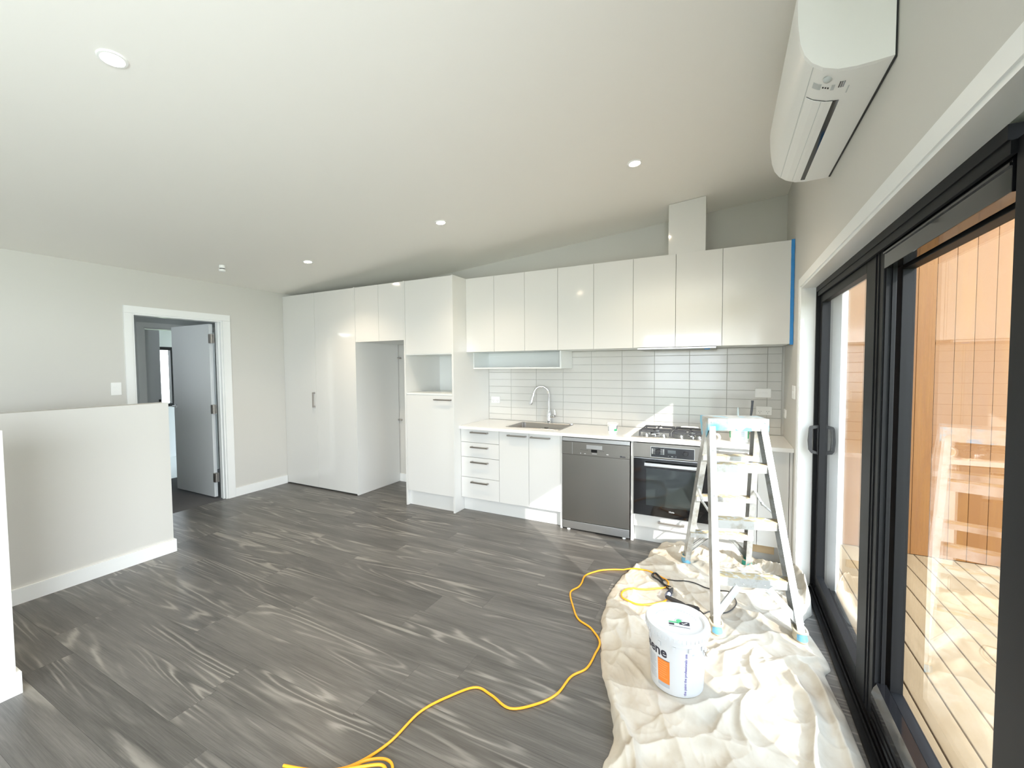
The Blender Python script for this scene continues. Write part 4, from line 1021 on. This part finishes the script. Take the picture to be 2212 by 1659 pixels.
for k in range(8):
    z = .140-k*.0105; n = 5; V = []
    for zz in (z, z+.0018):
        for j in range(n+1):
            a = A(-39)+(A(-17-rr.random()*8)-A(-39))*j/n; V.append((BX+(Rad(zz)+.0007)*math.cos(a), BY+(Rad(zz)+.0007)*math.sin(a), BZ+zz))
    q.grid(V, n+1, 2)
build('label_print', q, mat('pale_orange_print', (.92, .42, .16), .5), p)
text_on('lettering', 'Resene', .062, None, M_print, p, .0016, 'LEFT', curved(A(-106), .166))
text_on('slogan', 'the paint the professionals use', .0155, None, mat('violet_print', (.16, .13, .36), .5), p, .0004, 'LEFT', curved_v(A(20), .014))
patch('pale_mark', A(30), A(35), .196, .203, M_gprint, .0003)
# lid print: eco tick label
LZ = BZ+BH+.0162
LM = Matrix.Translation((BX+.012, BY-.012, LZ)) @ Matrix.Rotation(math.radians(8), 4, 'Z')
def flat(name, m_, pts_, dz=0.): 
    q = MB().prism(pts_, dz, dz+.0003, M=LM); return build(name, q, m_, lid)
flat('green_band', M_green, [(-.047, -.006), (-.004, -.006), (-.004, .003), (-.047, .003)])
flat('tick_panel', M_print, [(-.002, -.014), (.041, -.014), (.041, .012), (.018, .012), (-.002, .002)])
flat('dark_block', M_print, [(-.047, -.024), (-.024, -.024), (-.024, -.011), (-.047, -.011)])
flat('text_block', M_gprint, [(-.020, -.030), (.038, -.030), (.038, -.0295), (-.020, -.0295)])
flat('baseline', M_print, [(-.047, -.0335), (.042, -.0335), (.042, -.032), (-.047, -.032)])
flat('check_mark', M_plast, [(.008, -.004), (.014, -.0105), (.033, .004), (.030, .006), (.0145, -.0055), (.0105, -.002)], .0004)
q = MB(); n = 28
ringo = [(-.003+.012*math.cos(2*math.pi*k/n), .014+.012*math.sin(2*math.pi*k/n)) for k in range(n)]
flat('emblem', M_green, ringo, -.0001)
for k in range(20):
    a = math.radians(20+k*13); q.box((-.0009, -.002, 0), (.0009, .002, .0003), M=LM @ Matrix.Translation((-.003+.018*math.cos(a), .014+.018*math.sin(a), 0)) @ Matrix.Rotation(a, 4, 'Z'))
for k in range(14):
    a = math.radians(30+k*9.); q.box((-.0012, -.0024, 0), (.0012, .0024, .0003), M=Matrix.Translation((BX, BY, LZ)) @ Matrix.Rotation(a, 4, 'Z') @ Matrix.Translation((.088, 0, 0)))
build('ring_print', q, M_gprint, lid)
def arc_text(txt, size, R_, deg, m_):
    def fn(c):
        a = math.radians(deg)-c.x/R_; r = R_+c.y; return Vector((BX+r*math.cos(a), BY+r*math.sin(a), LZ+.0001))
    text_on('rim_print', txt, size, None, m_, lid, 0, 'LEFT', fn)
arc_text('please recycle this bucket when empty and clean', .0082, .094, 172, M_gprint)
# bail handle: folded down on the camera's right
ha = A(66)
q = MB(); 
for s in (0, 1):
    a = ha+math.pi*s; c = Vector((BX+(RT+.004)*math.cos(a), BY+(RT+.004)*math.sin(a), BZ+.205))
    q.lathe([(0, 0), (.009, 0), (.009, .006), (0, .007)], c-Vector((math.cos(a)*.006, math.sin(a)*.006, 0)), 12, Matrix.Rotation(a, 4, 'Z') @ Matrix.Rotation(math.radians(90), 4, 'Y'))
build('handle_boss', q, M_plast, p, True)
arc = []
for k in range(25):
    t = math.pi*k/24; a = ha+t      # sweeps round the far side, hanging down
    arc.append((BX+(RT+.007)*math.cos(a), BY+(RT+.007)*math.sin(a), BZ+.205-.075*math.sin(t)))
build('handle', MB().tube(arc, .002, 8), M_chrome, p, True)
cw_ = Vector((BX+(RT+.003)*math.cos(A(60)), BY+(RT+.003)*math.sin(A(60)), BZ+.2)); rt = Vector((-math.sin(A(60)), math.cos(A(60)), 0))
build('handle_clip', MB().tube([cw_-rt*.012+Vector((0, 0, .012)), cw_+rt*.006-Vector((0, 0, .008)), cw_+rt*.02-Vector((0, 0, .028))], .0016, 8).tube([cw_+rt*.014+Vector((0, 0, .012)), cw_+rt*.004-Vector((0, 0, .020))], .0016, 8), M_hand, p, True)

# ------------------------------------------------------------------ pots, brushes, tape on the bench
p = thing('test_pot', 'small white paint test pot with green print beside the cooktop', 'paint pot', (-.86, 3.61, HC))
build('pot', MB().lathe([(0, 0), (.036, 0), (.038, .002), (.045, .085), (.045, .088)], (-.86, 3.61, HC+.0004), 32), M_plast, p, True)
build('lid', MB().lathe([(.0455, .084), (.0485, .085), (.0485, .095), (.046, .097), (.042, .093), (0, .092)], (-.86, 3.61, HC+.0004), 32), M_plast, p, True)
build('rim_line', MB().lathe([(.0472, .0825), (.0487, .0838)], (-.86, 3.61, HC+.0004), 32), M_gprint, p)
def pot_patch(name, cx, cy, r0, r1, h, a0, a1, z0, z1, m_, par):
    q = MB(); V = []; n = 8
    for zz in (z0, z1):
        for k in range(n+1):
            a = a0+(a1-a0)*k/n; R_ = r0+(r1-r0)*zz/h+.0006; V.append((cx+R_*math.cos(a), cy+R_*math.sin(a), HC+.0004+zz))
    q.grid(V, n+1, 2); return build(name, q, m_, par)
va = math.atan2(-3.61, .86)
D = math.radians
pot_patch('green_label', -.86, 3.61, .038, .045, .085, va+D(18), va+D(62), .030, .050, M_green, p)
pot_patch('dark_label', -.86, 3.61, .038, .045, .085, va+D(52), va+D(66), .048, .076, M_print, p)
pot_patch('dark_label', -.86, 3.61, .038, .045, .085, va+D(46), va+D(60), .006, .022, M_gprint, p)
pot_patch('grey_label', -.86, 3.61, .038, .045, .085, va-D(60), va-D(45), .03, .07, M_gprint, p)
PX, PY = .106, 3.655
p = thing('paint_pail', 'open white paint pail with green edged label on the bench behind the stepladder', 'paint pail', (PX, PY, HC))
build('pot', MB().lathe([(0, .003), (.060, .003), (.066, .150), (.072, .150), (.073, .142), (.0695, .140), (.068, .134), (.0635, 0), (0, 0)], (PX, PY, HC+.0004), 40), M_plast, p, True)
va = math.atan2(-PY, -PX)
pot_patch('label', PX, PY, .0635, .068, .134, va-D(35), va+D(38), .020, .118, mat('pale_blue_label', (.70, .78, .86), .5), p)
for a0 in (-88, 60): pot_patch('green_label', PX, PY, .0635, .068, .134, va+D(a0), va+D(a0+26), .03, .13, M_green, p)
for k in range(6): pot_patch('small_print', PX, PY, .0639, .0684, .134, va+D(4), va+D(30), .05+k*.009, .053+k*.009, M_gprint, p)
pot_patch('small_print', PX, PY, .0639, .0684, .134, va-D(12), va-D(6), .03, .038, M_gprint, p)
b = thing('paint_brush', 'slim pale-handled paint brush standing in the paint pail', 'brush', (.088, 3.66, HC+.006))
build('handle', MB().tube([(.092, 3.662, HC+.07), (.0935, 3.663, HC+.15), (.0955, 3.665, HC+.20), (.095, 3.665, HC+.262)], [.006, .0085, .0075, .004], 12), mat('pale_teal_handle', (.55, .66, .68), .4), b, True)
build('bristles', MB().box((.074, 3.655, HC+.008), (.104, 3.666, HC+.07), .002), M_brist, b)
b = thing('paint_brush', 'wide dark paint-crusted brush handle standing in the paint pail', 'brush', (.145, 3.67, HC+.006))
build('handle', MB().tube([(.152, 3.665, HC+.07), (.172, 3.667, HC+.14), (.184, 3.67, HC+.205), (.1875, 3.672, HC+.24), (.191, 3.675, HC+.285), (.192, 3.676, HC+.318)], [.010, .012, .0105, .014, .013, .0155], 12, flat=.6), M_brist, b, True)
build('bristles', MB().box((.128, 3.66, HC+.008), (.158, 3.675, HC+.072), .002), M_brist, b)
p = thing('tape_roll', 'roll of white tape standing on the bench front edge left of the pail', 'tape', (-.052, 3.60, HC))
def ring_y(r0, r1, w_): return [(r0, -w_), (r1, -w_), (r1, w_), (r0, w_), (r0, -w_)]
build('roll', MB().lathe(ring_y(.021, .030, .012), (-.052, 3.60, HC+.0306), 32, Matrix.Rotation(D(-20), 4, 'Z') @ Matrix.Rotation(D(90), 4, 'X')), M_plast, p, True)
build('core', MB().lathe(ring_y(.019, .0208, .0125), (-.052, 3.60, HC+.0306), 32, Matrix.Rotation(D(-20), 4, 'Z') @ Matrix.Rotation(D(90), 4, 'X')), M_card, p, True)
tag(build('cardboard_sheet', MB().box((.20, 3.566, .0606), (.34, 3.582, .128), .001), M_card, None, loc=(.27, 3.574, .03)), 'small brown card leaning on the kickboard behind the drop cloth', 'cardboard')

for o in bpy.data.objects:
    if o.parent and o.name.split('.')[0] in ('small_print', 'label_print', 'ring_print', 'dial_marks', 'button', 'buttons', 'mark', 'overflow', 'lid_rib', 'tub_rib', 'interlock'): o['kind'] = 'stuff'
# ------------------------------------------------------------------ cords and power gear
main = [(-1.42, .93), (-1.30, .97), (-1.200, 1.036), (-1.141, 1.169), (-1.126, 1.344), (-1.059, 1.476), (-.987, 1.562), (-.901, 1.554), (-.795, 1.527), (-.702, 1.600), (-.645, 1.690), (-.623, 1.816), (-.574, 1.902), (-.565, 2.02), (-.568, 2.115), (-.642, 2.211), (-.732, 2.262), (-.797, 2.365), (-.865, 2.510), (-.84, 2.60), (-.837, 2.661), (-.844, 2.765), (-.79, 2.86), (-.733, 2.912), (-.65, 2.955), (-.577, 2.976), (-.434, 2.965), (-.340, 2.92), (-.312, 2.86), (-.335, 2.797), (-.43, 2.735), (-.537, 2.672), (-.560, 2.60), (-.53, 2.545), (-.45, 2.525), (-.371, 2.556), (-.318, 2.615), (-.300, 2.66)]
# keep the free run just outside the cloth edge
ec = thing('extension_cord', 'orange extension cord snaking across the grey floor to the drop cloth', 'cord', (-.8, 1.9, 0))
build('cable', MB().tube(drape(main, .0052), .0052, 10), M_cord, ec, True)
coil = [[(-1.32, .94), (-1.21, 1.005), (-1.157, 1.072), (-1.10, 1.107), (-1.055, 1.10), (-1.03, 1.05), (-1.05, .95)], [(-1.35, .90), (-1.22, .985), (-1.14, 1.045), (-1.085, 1.078), (-1.05, 1.06), (-1.04, .99), (-1.07, .9)]]
for k, c in enumerate(coil): build('cable', MB().tube([(q.x, q.y, .0057+.0095*(k+1)*min(1, max(0, (q.y-.93)/.05))) for q in spline([(a, b, 0) for a, b in c], 8)], .0052, 10), M_cord, ec, True)
zc = max(cloth_z(-.297, 2.66), cloth_z(-.285, 2.71))+.017
sd = Vector((.012, .062, .004)); s0 = Vector((-.300, 2.657, zc))
build('socket', MB().tube([s0, s0+sd*.15, s0+sd*.3, s0+sd*.85, s0+sd], [.008, .014, .0195, .0195, .017], 18), M_clear, ec, True)
build('socket_core', MB().tube([s0+sd*.1, s0+sd*.8], [.006, .011], 12), M_plast, ec, True)
# black lead with its plug, tied loop and black power tool behind the bucket
bl = thing('power_tool', 'long black power tool with coiled black lead lying on the cloth behind the bucket', 'tool', (-.18, 2.61, .02))
tz = max(cloth_z(-.25, 2.62), cloth_z(-.18, 2.60), cloth_z(-.12, 2.595))+.020
build('body', MB().tube([(-.300, 2.650, tz+.004), (-.292, 2.644, tz+.004), (-.215, 2.613, tz), (-.19, 2.600, tz)], [.010, .013, .015, .012], 14), M_blackp, bl, True)
build('grip', MB().tube([(-.19, 2.600, tz), (-.172, 2.594, tz), (-.122, 2.590, tz), (-.112, 2.590, tz)], [.012, .018, .0185, .012], 14), M_blackp, bl, True)
build('cable', MB().tube([(-.112, 2.590, tz)]+drape([(-.09, 2.600), (-.066, 2.636), (-.008, 2.660), (.054, 2.726), (.080, 2.804), (.069, 2.865), (.02, 2.91), (-.080, 2.925), (-.125, 2.935), (-.183, 2.945), (-.274, 2.925), (-.330, 2.918), (-.351, 2.885), (-.335, 2.835), (-.310, 2.80), (-.29, 2.775)], .0032), .0032, 8), M_blackp, bl, True)
loop = [(-.301, 2.821), (-.345, 2.835), (-.388, 2.880), (-.425, 2.920), (-.416, 2.958), (-.388, 2.935), (-.358, 2.880), (-.330, 2.825), (-.30, 2.79)]
build('cable_loop', MB().tube([(a, b, c+.006) for a, b, c in drape(loop, .0034)], .0034, 8).tube([(a+.01, b-.006, c+.011) for a, b, c in drape(loop[:7], .0034)], .0034, 8), M_blackp, bl, True)
zp = cloth_z(-.283, 2.74)
build('plug', MB().tube([s0+sd*1.02, s0+sd*1.25, s0+sd*1.5, s0+sd*1.9], [.015, .016, .012, .005], 14), M_blackp, bl, True)
